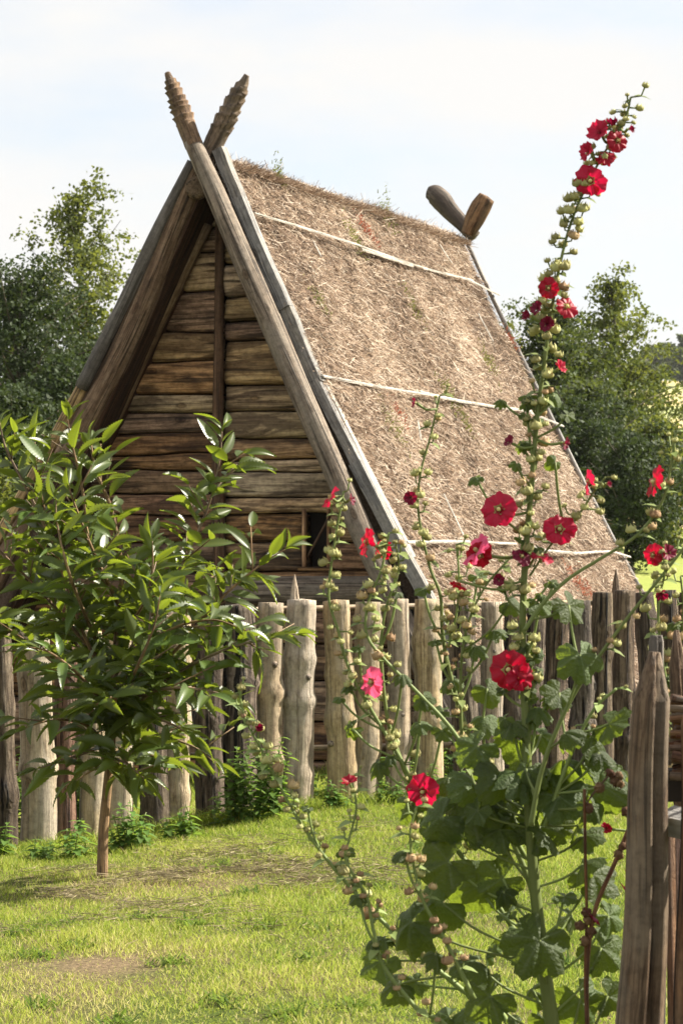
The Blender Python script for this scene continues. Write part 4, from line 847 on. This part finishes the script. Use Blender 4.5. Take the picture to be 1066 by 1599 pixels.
BRV = np.array([(0, 0, 0), (-.28, .35, .06), (0, .4, 0), (.28, .35, .06), (-.2, .75, -.02), (0, .8, -.08), (.2, .75, -.02), (0, 1.1, -.2)]); BRF = [[0, 2, 1], [0, 3, 2], [1, 2, 5, 4], [2, 3, 6, 5], [4, 5, 7], [5, 6, 7]]
class Holly:
    def __init__(s, label, base, group='hollyhocks'):
        s.t = thing('hollyhock', label, 'flower', base, group); s.base = base; s.S = []
    def stem(s, pts, Y, r0, r1, pods=None, spacing=.03, psize=.021, tofloor=False, lat=.03, tan=.15):
        P = [np.array(pix(p[0], p[1], Y + (p[2] if len(p) > 2 else 0))) for p in pts]
        if tofloor: P = P + [np.array([s.base[0], s.base[1], s.base[2] - .03])]
        P = catmull(P, 9); n = len(P); rad = r1 * .8 + (r0 * (1 if r0 > .02 else .68) - r1 * .8) * np.linspace(0, 1, n) ** (2.3 if r0 > .02 else 1.6); q = MB(); q.tube(P, rad, 9, .05, rs=10)
        d = np.r_[0, np.cumsum(np.linalg.norm(np.diff(P, axis=0), axis=1))]
        pl = []
        if pods:
            u = d[-1] * pods[0]; k = 0
            while u < d[-1] * pods[1]:
                p = np.array([np.interp(u, d, P[:, j]) for j in range(3)]); az = k * 2.4 + rnd(-.5, .5); fr = u / d[-1]
                off = np.array([math.cos(az), math.sin(az) * .8, .0]) * lat * rnd(.45, 1.15); off[2] = rnd(-.012, .03); c = p + off
                q.tube(np.stack([p, p + off * [.7, .7, .1], c]), [.0022, .0018, .0022], 5, 0); s_ = psize * .80 * rnd(.65, 1.35) * (.6 + .4 * min(1, (u - d[-1] * pods[0]) / .15))
                if rnd(0, 1) < .6:      # little bract leaf where the pedicel leaves the stem
                    y_ = Vector((off[0], off[1], rnd(-.02, .01))).normalized(); Mb = np.array(frame((rnd(-.3, .3), -.3, 1), y_, p + off * .15, rnd(.018, .042))); q.add(BRV @ Mb[:3, :3].T + Mb[:3, 3], BRF)
                pl.append((c, off, s_, (u - d[-1] * pods[0]) / (d[-1] * (pods[1] - pods[0])))); u += spacing * .72 * rnd(.35, 1.05) * (2.2 if rnd(0, 1) < .12 else 1) * (1 + 0.9 * max(0, (u - d[-1] * pods[0]) / (d[-1] * (pods[1] - pods[0])) - .3)); k += 1
        o_ = q.build('stem', M_hstem, s.t); s.S.append((P, rad))
        for c, off, s_, fr_ in pl:
            ax = Vector((off[0] * 6, off[1] * 6, rnd(.1, .9))); place('seed_pod', random.choice((PODS[2], PODS[4])) if rnd(0, 1) < tan * (.4 + 1.6 * fr_) else random.choice((PODS[0], PODS[1], PODS[3])), frame(ax, (rnd(-1, 1), 1, 0), c, s_), s.t)
    def near(s, p, drop=0.0):
        best = None; p = np.asarray(p) - [0, 0, drop]
        for P, rad in s.S:
            dd = np.linalg.norm(P - p, axis=1); i = dd.argmin()
            if best is None or dd[i] < best[0]: best = (dd[i], P[i])
        return best
    def flower(s, px, py, dpx, face, kind='r', op='open', dz=-.035):
        if kind == 'r' and rnd(0, 1) < .35: kind = 's'
        Yc = s.near(pix(px, py, s.base[1]))[1][1] + dz; C = np.array(pix(px, py, Yc)); f = (Vector(face).normalized() + Vector((rnd(-.28, .28), 0, rnd(-.25, .3)))).normalized(); rad = dpx / 2 * Yc / F / (.93 if op == 'open' else .80 if op == 'half' else .5)
        org = C - np.array(f) * rad * (.30 if op == 'open' else .5); M = frame(f, (rnd(-1, 1), .2, 1), org, rad)
        nb = s.near(org)[1]; q = MB(); mid = (nb + org) / 2 + [0, 0, -.008]; q.tube(catmull([nb, mid, org - np.array(f) * rad * .1], 4), .0032, 6, 0)
        fo = place('flower', CALYX, M, s.t); q.build('pedicel', M_hstem, s.t)
        for k in range(5):
            Mk = M @ Matrix.Rotation(k * 2 * math.pi / 5 + rnd(-.08, .08), 4, 'Z') @ Matrix.Scale(rnd(.88, 1.08), 4) @ Matrix.Rotation(rnd(-.16, .16), 4, 'X') @ Matrix.Rotation(rnd(.12, .26), 4, 'Y'); place('petal', random.choice(PET[kind, op]), Mk, fo)
        if op == 'open': place('stamen', STAM, M @ Matrix.Translation((0, 0, .06)), fo)
    def leaf(s, px, py, spx, nrm=(0, -.5, 1), tip=None, dz=0.0, v=None, maxd=0):
        Yc = s.near(pix(px, py, s.base[1]))[1][1] + dz; C = np.array(pix(px, py, Yc)); sz = spx * Yc / F / .98
        dd_, nb = s.near(C, .13 if not maxd else .05)
        if maxd and dd_ > maxd: return
        away = C - nb; away[2] = -.25 * abs(away[0]) - .02
        if tip is None: tip = (away[0] + rnd(-.03, .03), away[1] - .02, away[2] - .02)
        n_ = Vector(nrm) + Vector((rnd(-.2, .2), rnd(-.2, .2), 0)); M = frame(n_, tip, C, sz)
        q = MB(); mid = nb * .5 + C * .5 + (C - nb) * [.12, .12, -.05]; q.tube(catmull([nb, mid, C], 5), .003, 6, 0); lf = place('leaf', HL[v] if v is not None else random.choice(HL), M, s.t); q.build('petiole', M_hstem, s.t)

# --- the tall one
h1 = Holly('tallest hollyhock, thick straight stem topped by a spire of crimson flowers above the roof', (0.49, 5.55, 0.0))
h1.stem([(984, 152), (975, 185), (945, 235), (915, 290), (890, 350), (872, 420), (858, 500), (850, 560), (838, 650), (829, 760), (819, 880), (815, 1000), (820, 1120), (824, 1240), (832, 1360), (845, 1480), (862, 1600), (880, 1720)], 5.55, .021, .0032, (0.0, .50), .0155, .024, True, .030, .15)
h1.stem([(1054, 676), (1046, 731), (1033, 783), (993, 836), (932, 875), (884, 906), (845, 945), (818, 985)], 5.50, .0075, .0035, (0, .6), .035, .021, lat=.022)
h1.stem([(1080, 838), (1040, 890), (975, 970), (905, 1068), (866, 1145), (842, 1215), (828, 1290)], 5.45, .0095, .004, (0, .6), .05, .020, lat=.025, tan=.5)
h1.stem([(945, 745), (925, 770), (905, 800), (860, 850), (826, 900)], 5.58, .004, .003, (0, .7), .022, .020, lat=.035)
h1.stem([(962, 1075), (925, 1110), (890, 1180), (850, 1290)], 5.50, .008, .004, (0, .4), .05, .018)
FL = [(921, 282, 47, (-.25, -1, .15)), (964, 219, 34, (.35, -1, -.1)), (933, 203, 34, (-.6, -.6, .5), 'r', 'half'), (914, 235, 30, (-.8, -.5, 0), 'r', 'half'), (944, 248, 30, (.3, .6, -.4), 'r', 'half'), (956, 192, 18, (-.2, -.2, 1), 'd', 'shut'), (985, 201, 10, (.8, -.4, 0), 'd', 'shut'),
      (856, 450, 34, (-.25, -1, .1)), (885, 478, 38, (.35, -1, .3)), (836, 480, 22, (-.8, -.5, .3), 'd', 'half'), (822, 493, 14, (-1, -.3, -.1), 'd', 'shut'), (853, 506, 22, (-.2, -1, -.3), 'd', 'half'), (876, 572, 22, (.6, -.6, .3), 'r', 'half'),
      (793, 688, 20, (-.5, -.5, .4), 'd', 'half'), (885, 692, 20, (.9, -.4, .1), 'd', 'half'), (778, 795, 53, (-.15, -1, .1)), (873, 826, 50, (.2, -1, .15)), (742, 858, 56, (-.65, -.25, .35), 'p'), (748, 868, 40, (-.1, -1, -.5)), (845, 866, 40, (.2, -.3, .9)), (815, 868, 30, (.2, -.8, .5), 'd'),  # the pink flower here has the glint on its back put into the colour
      (714, 916, 26, (-.2, -.4, -.9), 'r', 'half'), (778, 905, 18, (0, -1, -.3), 'd', 'half'), (793, 1046, 62, (-.15, -1, .15)), (814, 1058, 44, (.6, -.7, -.1)), (916, 752, 40, (-.95, -.10, .1)), (950, 755, 9, (.9, -.3, 0), 'd', 'shut'), (1018, 752, 50, (-.85, -.1, .5)), (1018, 866, 34, (-.5, -1, .2)), (1046, 862, 28, (.3, -.6, .3), 'd', 'half')]
for f_ in FL: h1.flower(*f_)
for a in [(905, 1022, 84, (.2, -1.0, .7), None, -.03, 1), (887, 945, 68, (.5, -.7, .5)), (842, 942, 52, (-.1, -.8, .8)), (872, 1082, 62, (.3, -.8, .7)), (925, 1150, 78, (.5, -.8, .5)), (935, 1175, 60, (.2, -.5, .9)), (800, 1128, 62), (838, 1105, 50),
          (745, 1165, 78, (-.2, -.8, .6)), (825, 1215, 66, (0, -.7, .7)), (872, 1243, 96, (.1, -.8, .6)), (930, 1228, 112, (.3, -1, .35), None, .03, 0), (735, 1268, 104, (-.2, -.9, .5)), (842, 1290, 92, (0, -1, .4)), (780, 1295, 78, (-.1, -.8, .6)), (690, 1275, 88, (-.4, -.8, .4)),
          (700, 1345, 104, (-.3, -1, .3)), (745, 1385, 96, (-.1, -1, .2), None, .06), (785, 1372, 86, (.3, -1, .1)), (642, 1440, 104, (-.4, -.8, .4)), (690, 1410, 96, (-.3, -1, .2), None, .05), (842, 1468, 118, (.0, -.9, .5), None, -.06, 3), (765, 1555, 96, (-.2, -.8, .5)), (740, 1500, 70, (0, -.5, 1)),
          (925, 1365, 92, (.3, -.6, .7)), (950, 1430, 64, (.4, -.8, .3)), (938, 1480, 84, (.3, -.9, .3)), (905, 1560, 90, (.2, -1, .2)), (948, 1555, 70, (.3, -1, 0)), (880, 1400, 50, (0, -.4, 1)), (822, 630, 26, (-.3, -.8, .6)), (866, 722, 30, (.4, -.9, .1)), (742, 745, 32, (-.2, -.4, .9)), (700, 745, 0)][:-1]:
    h1.leaf(*a)
for k in range(30):
    y = rnd(600, 1150); x = np.interp(y, [600, 760, 1000, 1150], [843, 829, 815, 821]) + rnd(-60, 60); h1.leaf(x, y, rnd(18, 34), (rnd(-.5, .5), -.6, .7), maxd=.085)
for k in range(44):
    P_, r_ = random.choice([h1.S[0], h1.S[0], h1.S[2], h1.S[4]]); i_ = random.choice([i for i in range(len(P_)) if 1180 < to_px(P_[i])[1] < 1660]); x_, y_ = to_px(P_[i_]); sz_ = rnd(40, 92)
    h1.leaf(float(x_) + rnd(-1, 1) * 95, float(y_) + rnd(-60, 60), sz_, (rnd(-.5, .5), rnd(-1.0, .3), rnd(.2, .9)), None, rnd(-.08, .12), maxd=.17)

# --- pair of stems beside the debarked pales
h2 = Holly('hollyhock with two stems of pods rising in front of the pale debarked posts', (0.44, 5.75, 0.0))
h2.stem([(536, 768), (522, 850), (513, 930), (528, 985), (545, 1045), (580, 1110), (622, 1180), (660, 1250), (700, 1310), (760, 1390), (822, 1490), (852, 1600)], 5.75, .012, .0035, (0, .48), .028, .022, True, .024)
h2.stem([(607, 832), (595, 890), (575, 940), (572, 990), (600, 1030), (650, 1080), (705, 1140), (755, 1220), (820, 1340)], 5.70, .009, .0035, (0, .42), .024, .022, lat=.024)
h2.stem([(617, 848), (622, 890), (602, 950), (595, 1010), (600, 1090), (612, 1150), (640, 1225)], 5.78, .009, .003, (0, .85), .028, .022, lat=.022)
for f_ in [(514, 775, 36, (-.95, -.1, .35)), (550, 779, 16, (1, -.3, .1), 'd', 'half'), (570, 846, 46, (-.85, -.2, .25)), (600, 858, 32, (.3, .5, .2), 'r', 'half'), (578, 1065, 46, (-.55, -.75, .2), 'p'), (659, 1237, 52, (-.35, -.8, -.1)), (404, 1136, 0)][:-1]: h2.flower(*f_)
for a in [(660, 1090, 40, (-.3, -.8, .5)), (628, 1053, 34), (550, 1138, 36, (-.2, -.9, .1)), (690, 1140, 42, (.3, -.9, .5)), (590, 1190, 46, (-.3, -.6, .8)), (640, 1255, 64, (-.3, -.9, .3)), (610, 1180, 30), (560, 1010, 24), (545, 1070, 26), (735, 1180, 60), (620, 925, 22), (530, 1090, 24), (655, 1130, 40), (700, 1215, 66)]: h2.leaf(*a)
# --- leaning leftmost
h3 = Holly('hollyhock leaning far left with green pods crossing the lawn', (0.47, 5.9, 0.0))
h3.stem([(372, 1072), (382, 1120), (402, 1160), (428, 1210), (455, 1262), (492, 1318), (535, 1372), (590, 1432), (650, 1488), (720, 1545), (800, 1620)], 5.9, .012, .003, (0, .55), .024, .025, True, .022, .25)
h3.flower(404, 1136, 11, (.3, -1, .1), 'd', 'shut')
for a in [(540, 1330, 34), (595, 1500, 76, (-.3, -.9, .4)), (620, 1538, 66, (-.2, -.7, .6)), (700, 1588, 60, (0, -.8, .6)), (560, 1375, 26), (650, 1535, 46, (-.2, -.8, .5)), (480, 1262, 22), (745, 1572, 70), (600, 1465, 40)]: h3.leaf(*a)
# --- thin stems against the roof
h4 = Holly('hollyhock with thin stems in front of the roof left of the tallest one', (0.46, 6.0, 0.0))
h4.stem([(686, 618), (672, 680), (657, 735), (652, 789), (660, 841), (672, 890), (687, 930), (690, 985), (698, 1035), (714, 1096), (740, 1170), (790, 1290), (838, 1420), (858, 1600)], 6.0, .014, .003, (0, .52), .036, .020, True, .020)
h4.stem([(795, 872), (757, 916), (731, 972), (720, 1032), (719, 1115), (726, 1185), (757, 1268), (800, 1350)], 5.95, .010, .003, (0, .7), .024, .021, lat=.024)
h4.stem([(712, 850), (716, 900), (712, 960), (700, 1010)], 5.98, .005, .003, (0, 1), .02, .022, lat=.026)
for f_ in [(645, 628, 15, (-1, -.3, .1), 'd', 'half'), (640, 777, 20, (-.3, -1, -.1), 'd', 'half')]: h4.flower(*f_)
for a in [(660, 920, 30), (705, 1060, 44), (690, 1110, 36), (742, 1010, 46), (760, 1075, 54, (.2, -.9, .5)), (745, 900, 36, (.1, -.8, .5)), (795, 940, 44, (.1, -.7, .7)), (772, 985, 40), (680, 1000, 26), (755, 1120, 60)]: h4.leaf(*a)
# --- small stems low in front
h5 = Holly('short hollyhock with tan seed pods low over the lawn, one red flower on top', (0.40, 5.4, 0.0))
h5.stem([(548, 1212), (556, 1262), (545, 1310), (540, 1345), (572, 1400), (582, 1450), (600, 1510), (650, 1575), (720, 1650)], 5.45, .009, .003, (0, .5), .03, .020, True, .020, .5)
h5.stem([(650, 1260), (640, 1300), (645, 1350), (662, 1410), (695, 1470), (740, 1560)], 5.4, .008, .003, (0, .85), .03, .022, lat=.022, tan=.8)
h5.flower(545, 1217, 24, (-.1, -.5, .8), 'r', 'half'); h4.flower(784, 1271, 11, (0, -1, 0), 'd', 'shut')
for a in [(560, 1400, 34), (630, 1330, 40), (585, 1470, 30), (680, 1490, 46)]: h5.leaf(*a)
# --- right edge
h6 = Holly('hollyhock at the right edge growing behind the pointed posts', (0.72, 5.7, 0.0))
h6.stem([(1050, 858), (1035, 905), (1027, 960), (1035, 1040), (1050, 1120), (1060, 1220), (1050, 1500)], 5.7, .012, .003, (0, .4), .024, .022, True, .026)
h6.stem([(1062, 900), (1066, 960), (1056, 1060), (1052, 1140)], 5.72, .006, .003, (0, .9), .026, .022, lat=.024)
h6.flower(1033, 930, 22, (.1, -.5, -.9), 'd', 'half')
h6.flower(946, 1293, 16, (.1, -.8, 0), 'r', 'half')
for a in [(1050, 975, 30), (1045, 1055, 36), (1062, 1100, 34)]: h6.leaf(*a)
# --- dead stalks
ds = thing('dry_stalk', 'dead brown hollyhock stalks with withered pods beside the near post', 'plant', (0.52, 5.3, 0))
for pts, r_ in (([(912, 1232), (913, 1330), (915, 1430), (913, 1520), (916, 1640)], .0035), ([(985, 1285), (958, 1350), (930, 1415), (918, 1480), (915, 1560), (920, 1700)], .005), ([(955, 1205), (925, 1240), (912, 1262)], .002)):
    q = MB(); P = catmull([pix(x, y, 5.3) for x, y in pts], 7); q.tube(P, r_, 7, .15, rs=20); q.build('stalk', M_dry, ds)
M_podd = leaf_mat('seed_pod_withered', (0.09, 0.05, 0.03), (0.2, 0.12, 0.07), (0.2, 0.1, 0.05), .1, .8, .1); podd = pod_mesh(M_podd, 9)
for (x, y) in ((952, 1208), (960, 1220), (965, 1213), (935, 1230), (966, 1224), (918, 1262), (977, 1268), (965, 1335), (972, 1322), (905, 1445), (918, 1436), (912, 1470), (922, 1455), (915, 1425)):
    place('seed_pod', podd, frame((rnd(-1, 1), -.5, rnd(-1, .5)), (0, 1, .3), pix(x, y, 5.3), .02), ds)
for (x, y) in ((972, 1355), (965, 1375), (975, 1395), (908, 1415)):
    place('withered_leaf', PET['d', 'shut'][0], frame((.2, -.5, -1), (1, 0, .2), pix(x, y, 5.3), .05), ds)

# ------------------------------------------------------------------ weeds at the foot of the fence
def nettle_leaf():
    V = []; Fc = []
    for i in range(7):
        t = i / 6; wd = .30 * math.sin(math.pi * t ** .7) ** .8 * (1 if i % 2 else .8) + .004; V += [(-wd, t, -.25 * t * t + wd * .3), (0, t, -.25 * t * t), (wd, t, -.25 * t * t + wd * .3)]
    for i in range(6):
        for j in range(2): a = i * 3 + j; Fc.append([a, a + 1, a + 4, a + 3])
    return np.array(V), Fc
NLV, NLF = nettle_leaf()
def weed(name, label, px, basey, Y, hpx, nst, spread, leafm, grp='weeds along the foot of the palisade'):
    B = np.array(pix(px, basey, Y)); B[2] = float(ground(B[0], B[1])); t_ = thing(name, label, 'weed', tuple(B), grp); hh = hpx * Y / F
    for s_ in range(nst):
        q = MB(); st = B + [rnd(-spread, spread), rnd(-spread, spread) * .6, 0]; st[2] = float(ground(st[0], st[1])); lean = np.array([rnd(-.25, .25), rnd(-.25, .15), 0]); h_ = hh * rnd(.25, 1)
        pts = np.array([st + lean * h_ * u * u + [0, 0, h_ * u] for u in np.linspace(0, 1, 6)]); q.tube(pts, .003, 5, 0)
        q.build('stem', M_hstem, t_)
        lq = MB(); u = .12; k = 0
        while u < 1.02:
            p = st + lean * h_ * u * u + [0, 0, h_ * u]
            for sgn in (0, math.pi):
                a = k * 1.57 + sgn + rnd(-.3, .3); y = Vector((math.cos(a), math.sin(a), rnd(-.1, .5))); sz = leafm * rnd(.6, 1.15) * (1 - .45 * u ** 3); M = np.array(frame((rnd(-.2, .2), rnd(-.2, .2), 1), y, p, sz)); lq.add(NLV @ M[:3, :3].T + M[:3, 3], NLF)
            u += rnd(.07, .12) * .28 / max(h_, .2); k += 1
        lq.build('leaves', M_nettle, t_)
weed('nettle', 'large bushy nettle clump against the bark pales right of the sapling', 385, 1292, 15.15, 132, 24, .20, 0.094)
weed('nettle', 'nettle clump low under the sapling, right of its trunk', 262, 1325, 14.7, 84, 9, .16, 0.088)
weed('nettle', 'nettle with jagged leaves left of the sapling trunk', 95, 1352, 14.1, 66, 7, .16, 0.088)
weed('nettle', 'small bright nettle just left of the sapling trunk', 205, 1345, 14.3, 78, 12, .10, 0.088)
weed('nettle', 'nettle at the far left foot of the fence', 20, 1358, 14.3, 52, 6, .12, 0.088)
weed('nettle', 'little nettle at the foot of the pale debarked posts', 528, 1268, 15.4, 47, 9, .08, 0.069)
weed('nettle', 'low nettle between the debarked posts and the crimson flower', 612, 1250, 15.7, 44, 10, .10, 0.069)
weed('nettle', 'nettle behind the fence seen through the gap at left', 70, 1330, 15.3, 168, 15, .25, 0.088)
weed('nettle', 'nettle behind the fence seen through gaps at centre', 650, 1240, 16.9, 100, 13, .25, 0.088)
weed('nettle', 'nettle behind the fence seen through the narrow gap beside the debarked posts', 500, 1245, 16.3, 67, 13, .2, 0.075)
weed('nettle', 'leafy weed behind the dark pales under the hollyhock leaves', 700, 1260, 15.7, 67, 13, .15, 0.075)

# ------------------------------------------------------------------ lawn grass (nobody could count it)
def grass(n, y0, y1, hmin, hmax, wmin, wmax, seed, name, xm=1.05):
    g = np.random.default_rng(seed); y = np.sqrt(g.uniform(y0 ** 2, y1 ** 2, n)); x = g.uniform(-1, 1, n) * y * 533 / F * xm + .02
    d1 = snoise(np.stack([x * 1.2, y * .9, 0 * x], -1), 1.0, 11); d2 = snoise(np.stack([x * 6, y * 5, 0 * x], -1), 1.0, 12)
    # worn, dry patch round the sapling and at lower left
    pa = np.exp(-(((x + .95) / .75) ** 2 + ((y - 12.7) / .9) ** 2)); pb = np.exp(-(((x + .95) / .27) ** 2 + ((y - 9.9) / .3) ** 2))
    bare = np.clip(pa * .55 + pb * .95 + .30 * np.clip(d1, 0, 1) + .5 * np.clip(snoise(np.stack([x * 3.5, y * 2.6, 0 * x], -1), 1.0, 25) - .45, 0, 1), 0, .95)
    keep = g.random(n) > bare * .8; x, y, d1, d2, bare = x[keep], y[keep], d1[keep], d2[keep], bare[keep]; n = len(x)
    z = ground(x, y); P = np.stack([x, y, z - .004], -1)
    d3 = snoise(np.stack([x * 14, y * 10, 0 * x], -1), 1.0, 15); h = g.uniform(hmin, hmax, n) * (1 + .6 * np.clip(d2, -.6, 1) + .35 * np.clip(d3, -.7, 1.2)) * (1 - .55 * bare)
    ly = g.normal(0, .30 + .5 * bare, n); lx = g.normal(0, .30 + .5 * bare, n); D = np.stack([lx, ly, np.ones(n)], -1); D /= np.linalg.norm(D, axis=1)[:, None]; D *= h[:, None]
    bend = np.stack([g.normal(0, .4, n), g.normal(0, .4, n), -g.uniform(.0, .35, n)], -1) * h[:, None]
    az = g.uniform(0, 6.283, n); sdv = np.stack([np.cos(az), np.sin(az) * .6, 0 * az], -1)
    tint = np.clip(.47 + .13 * d1 + .12 * d2 + g.normal(0, .16, n) + .4 * bare * (g.random(n) < .7), 0, .9); dead = g.random(n) < .06 + .3 * bare; tint[dead] = g.uniform(.85, 1, dead.sum())
    V, Fc, tt = blades(P, D, g.uniform(wmin, wmax, n), sdv, bend, tint); tag(place(name, mesh_from(name, V, Fc, {'tint': tt}, False, [M_grass]), Matrix()), 'short bright lawn grass with dry patches in front of the palisade' if y0 < 14 else 'grass growing behind the palisade round the hut', 'grass', kind='stuff')
grass(230000, 8.0, 17.2, .022, .055, .0025, .0045, 21, 'lawn_grass')
grass(60000, 16.0, 27, .04, .11, .004, .008, 22, 'hut_grass', 1.25)
# tussocks and long blades at the fence foot
g = np.random.default_rng(5); n = 9000; px = g.uniform(-120, 1100, n); Yf = np.interp(px, _fx, _fy) - np.abs(g.normal(0, .14, n)) - .03; x = (px - 533) / F * Yf
P = np.stack([x, Yf, ground(x, Yf)], -1); cl = np.clip(snoise(np.stack([x * 4, Yf * 2, 0 * x], -1), 1, 8) * .5 + .6, .1, 1.2); h = g.uniform(.05, .17, n) * cl
D = np.stack([g.normal(0, .35, n), g.normal(-.1, .35, n), np.ones(n)], -1) * h[:, None]; bend = np.stack([g.normal(0, .5, n), g.normal(0, .5, n), -g.uniform(0, .4, n)], -1) * h[:, None]; az = g.uniform(0, 6.28, n)
V, Fc, tt = blades(P, D, g.uniform(.003, .006, n), np.stack([np.cos(az), np.sin(az) * .5, 0 * az], -1), bend, np.clip(g.normal(.42, .2, n), 0, 1))
tag(place('tall_grass', mesh_from('tall_grass', V, Fc, {'tint': tt}, False, [M_grass]), Matrix()), 'longer uncut grass along the foot of the palisade', 'grass', kind='stuff')
# mown clippings lying on the worn ground round the sapling
n = 16000; x = g.normal(-.8, .75, n); y = g.normal(12.6, .85, n); kp = snoise(np.stack([x * 5, y * 4, 0 * x], -1), 1.0, 18) > .12; x, y = x[kp], y[kp]; n = len(x); az = g.uniform(0, 6.28, n); Ln = g.uniform(.03, .10, n)
P = np.stack([x, y, ground(x, y) + g.uniform(.004, .035, n)], -1); D = np.stack([np.cos(az), np.sin(az), g.normal(0, .15, n)], -1) * Ln[:, None]
V, Fc, tt = blades(P, D, g.uniform(.002, .004, n), None, None, np.clip(g.normal(.5, .22, n), 0, 1))
M_clip = tint_mat('clippings', [(0, (.06, .05, .025)), (.6, (.20, .16, .085)), (1, (.36, .31, .19))], .8, .15)
tag(place('grass_clippings', mesh_from('grass_clippings', V, Fc, {'tint': tt}, False, [M_clip]), Matrix()), 'dry mown clippings scattered round the foot of the sapling', 'clippings', kind='stuff')

g = np.random.default_rng(77); C_ = []
for (px, py) in [(130, 1465), (60, 1480), (385, 1395), (420, 1445), (300, 1440), (225, 1425), (470, 1500), (500, 1450), (60, 1560), (345, 1555), (560, 1560), (180, 1585), (450, 1570), (40, 1440), (520, 1330), (420, 1340), (345, 1350), (600, 1395), (640, 1340), (270, 1500), (880, 1500), (700, 1310), (330, 1420), (90, 1430)]:
    Y = 1.6 * F / (py - 870); Y = min(Y, 15.5); C_.append(((px - 533) / F * Y, Y))
C_ = np.array(C_); idx = np.repeat(np.arange(len(C_)), 70); n = len(idx); x = C_[idx, 0] + g.normal(0, .045, n); y = C_[idx, 1] + g.normal(0, .06, n); az = g.uniform(0, 6.28, n); Ln = g.uniform(.03, .085, n)
P = np.stack([x, y, ground(x, y)], -1); D = np.stack([np.cos(az) * .8, np.sin(az) * .8, g.uniform(.3, 1.6, n)], -1); D /= np.linalg.norm(D, axis=1)[:, None]; D *= Ln[:, None]; bend = np.stack([np.cos(az) * .3, np.sin(az) * .3, -.3 + 0 * az], -1) * Ln[:, None]
V, Fc, tt = blades(P, D, g.uniform(.006, .013, n), np.stack([-np.sin(az), np.cos(az), 0 * az], -1), bend, np.clip(g.normal(.12, .1, n), 0, .5))
tag(place('lawn_weeds', mesh_from('lawn_weeds', V, Fc, {'tint': tt}, False, [M_grass]), Matrix()), 'dark broad-bladed tufts dotted over the lawn', 'grass', kind='stuff')
for o_ in [o for o in bpy.data.objects if o.parent is None and o.type == 'EMPTY']:
    c = {}
    for ch in o_.children: c[ch.name.split('.')[0]] = c.get(ch.name.split('.')[0], 0) + 1
    if c and max(c.values()) > 150: print(o_.name, {k: v for k, v in c.items() if v > 100})
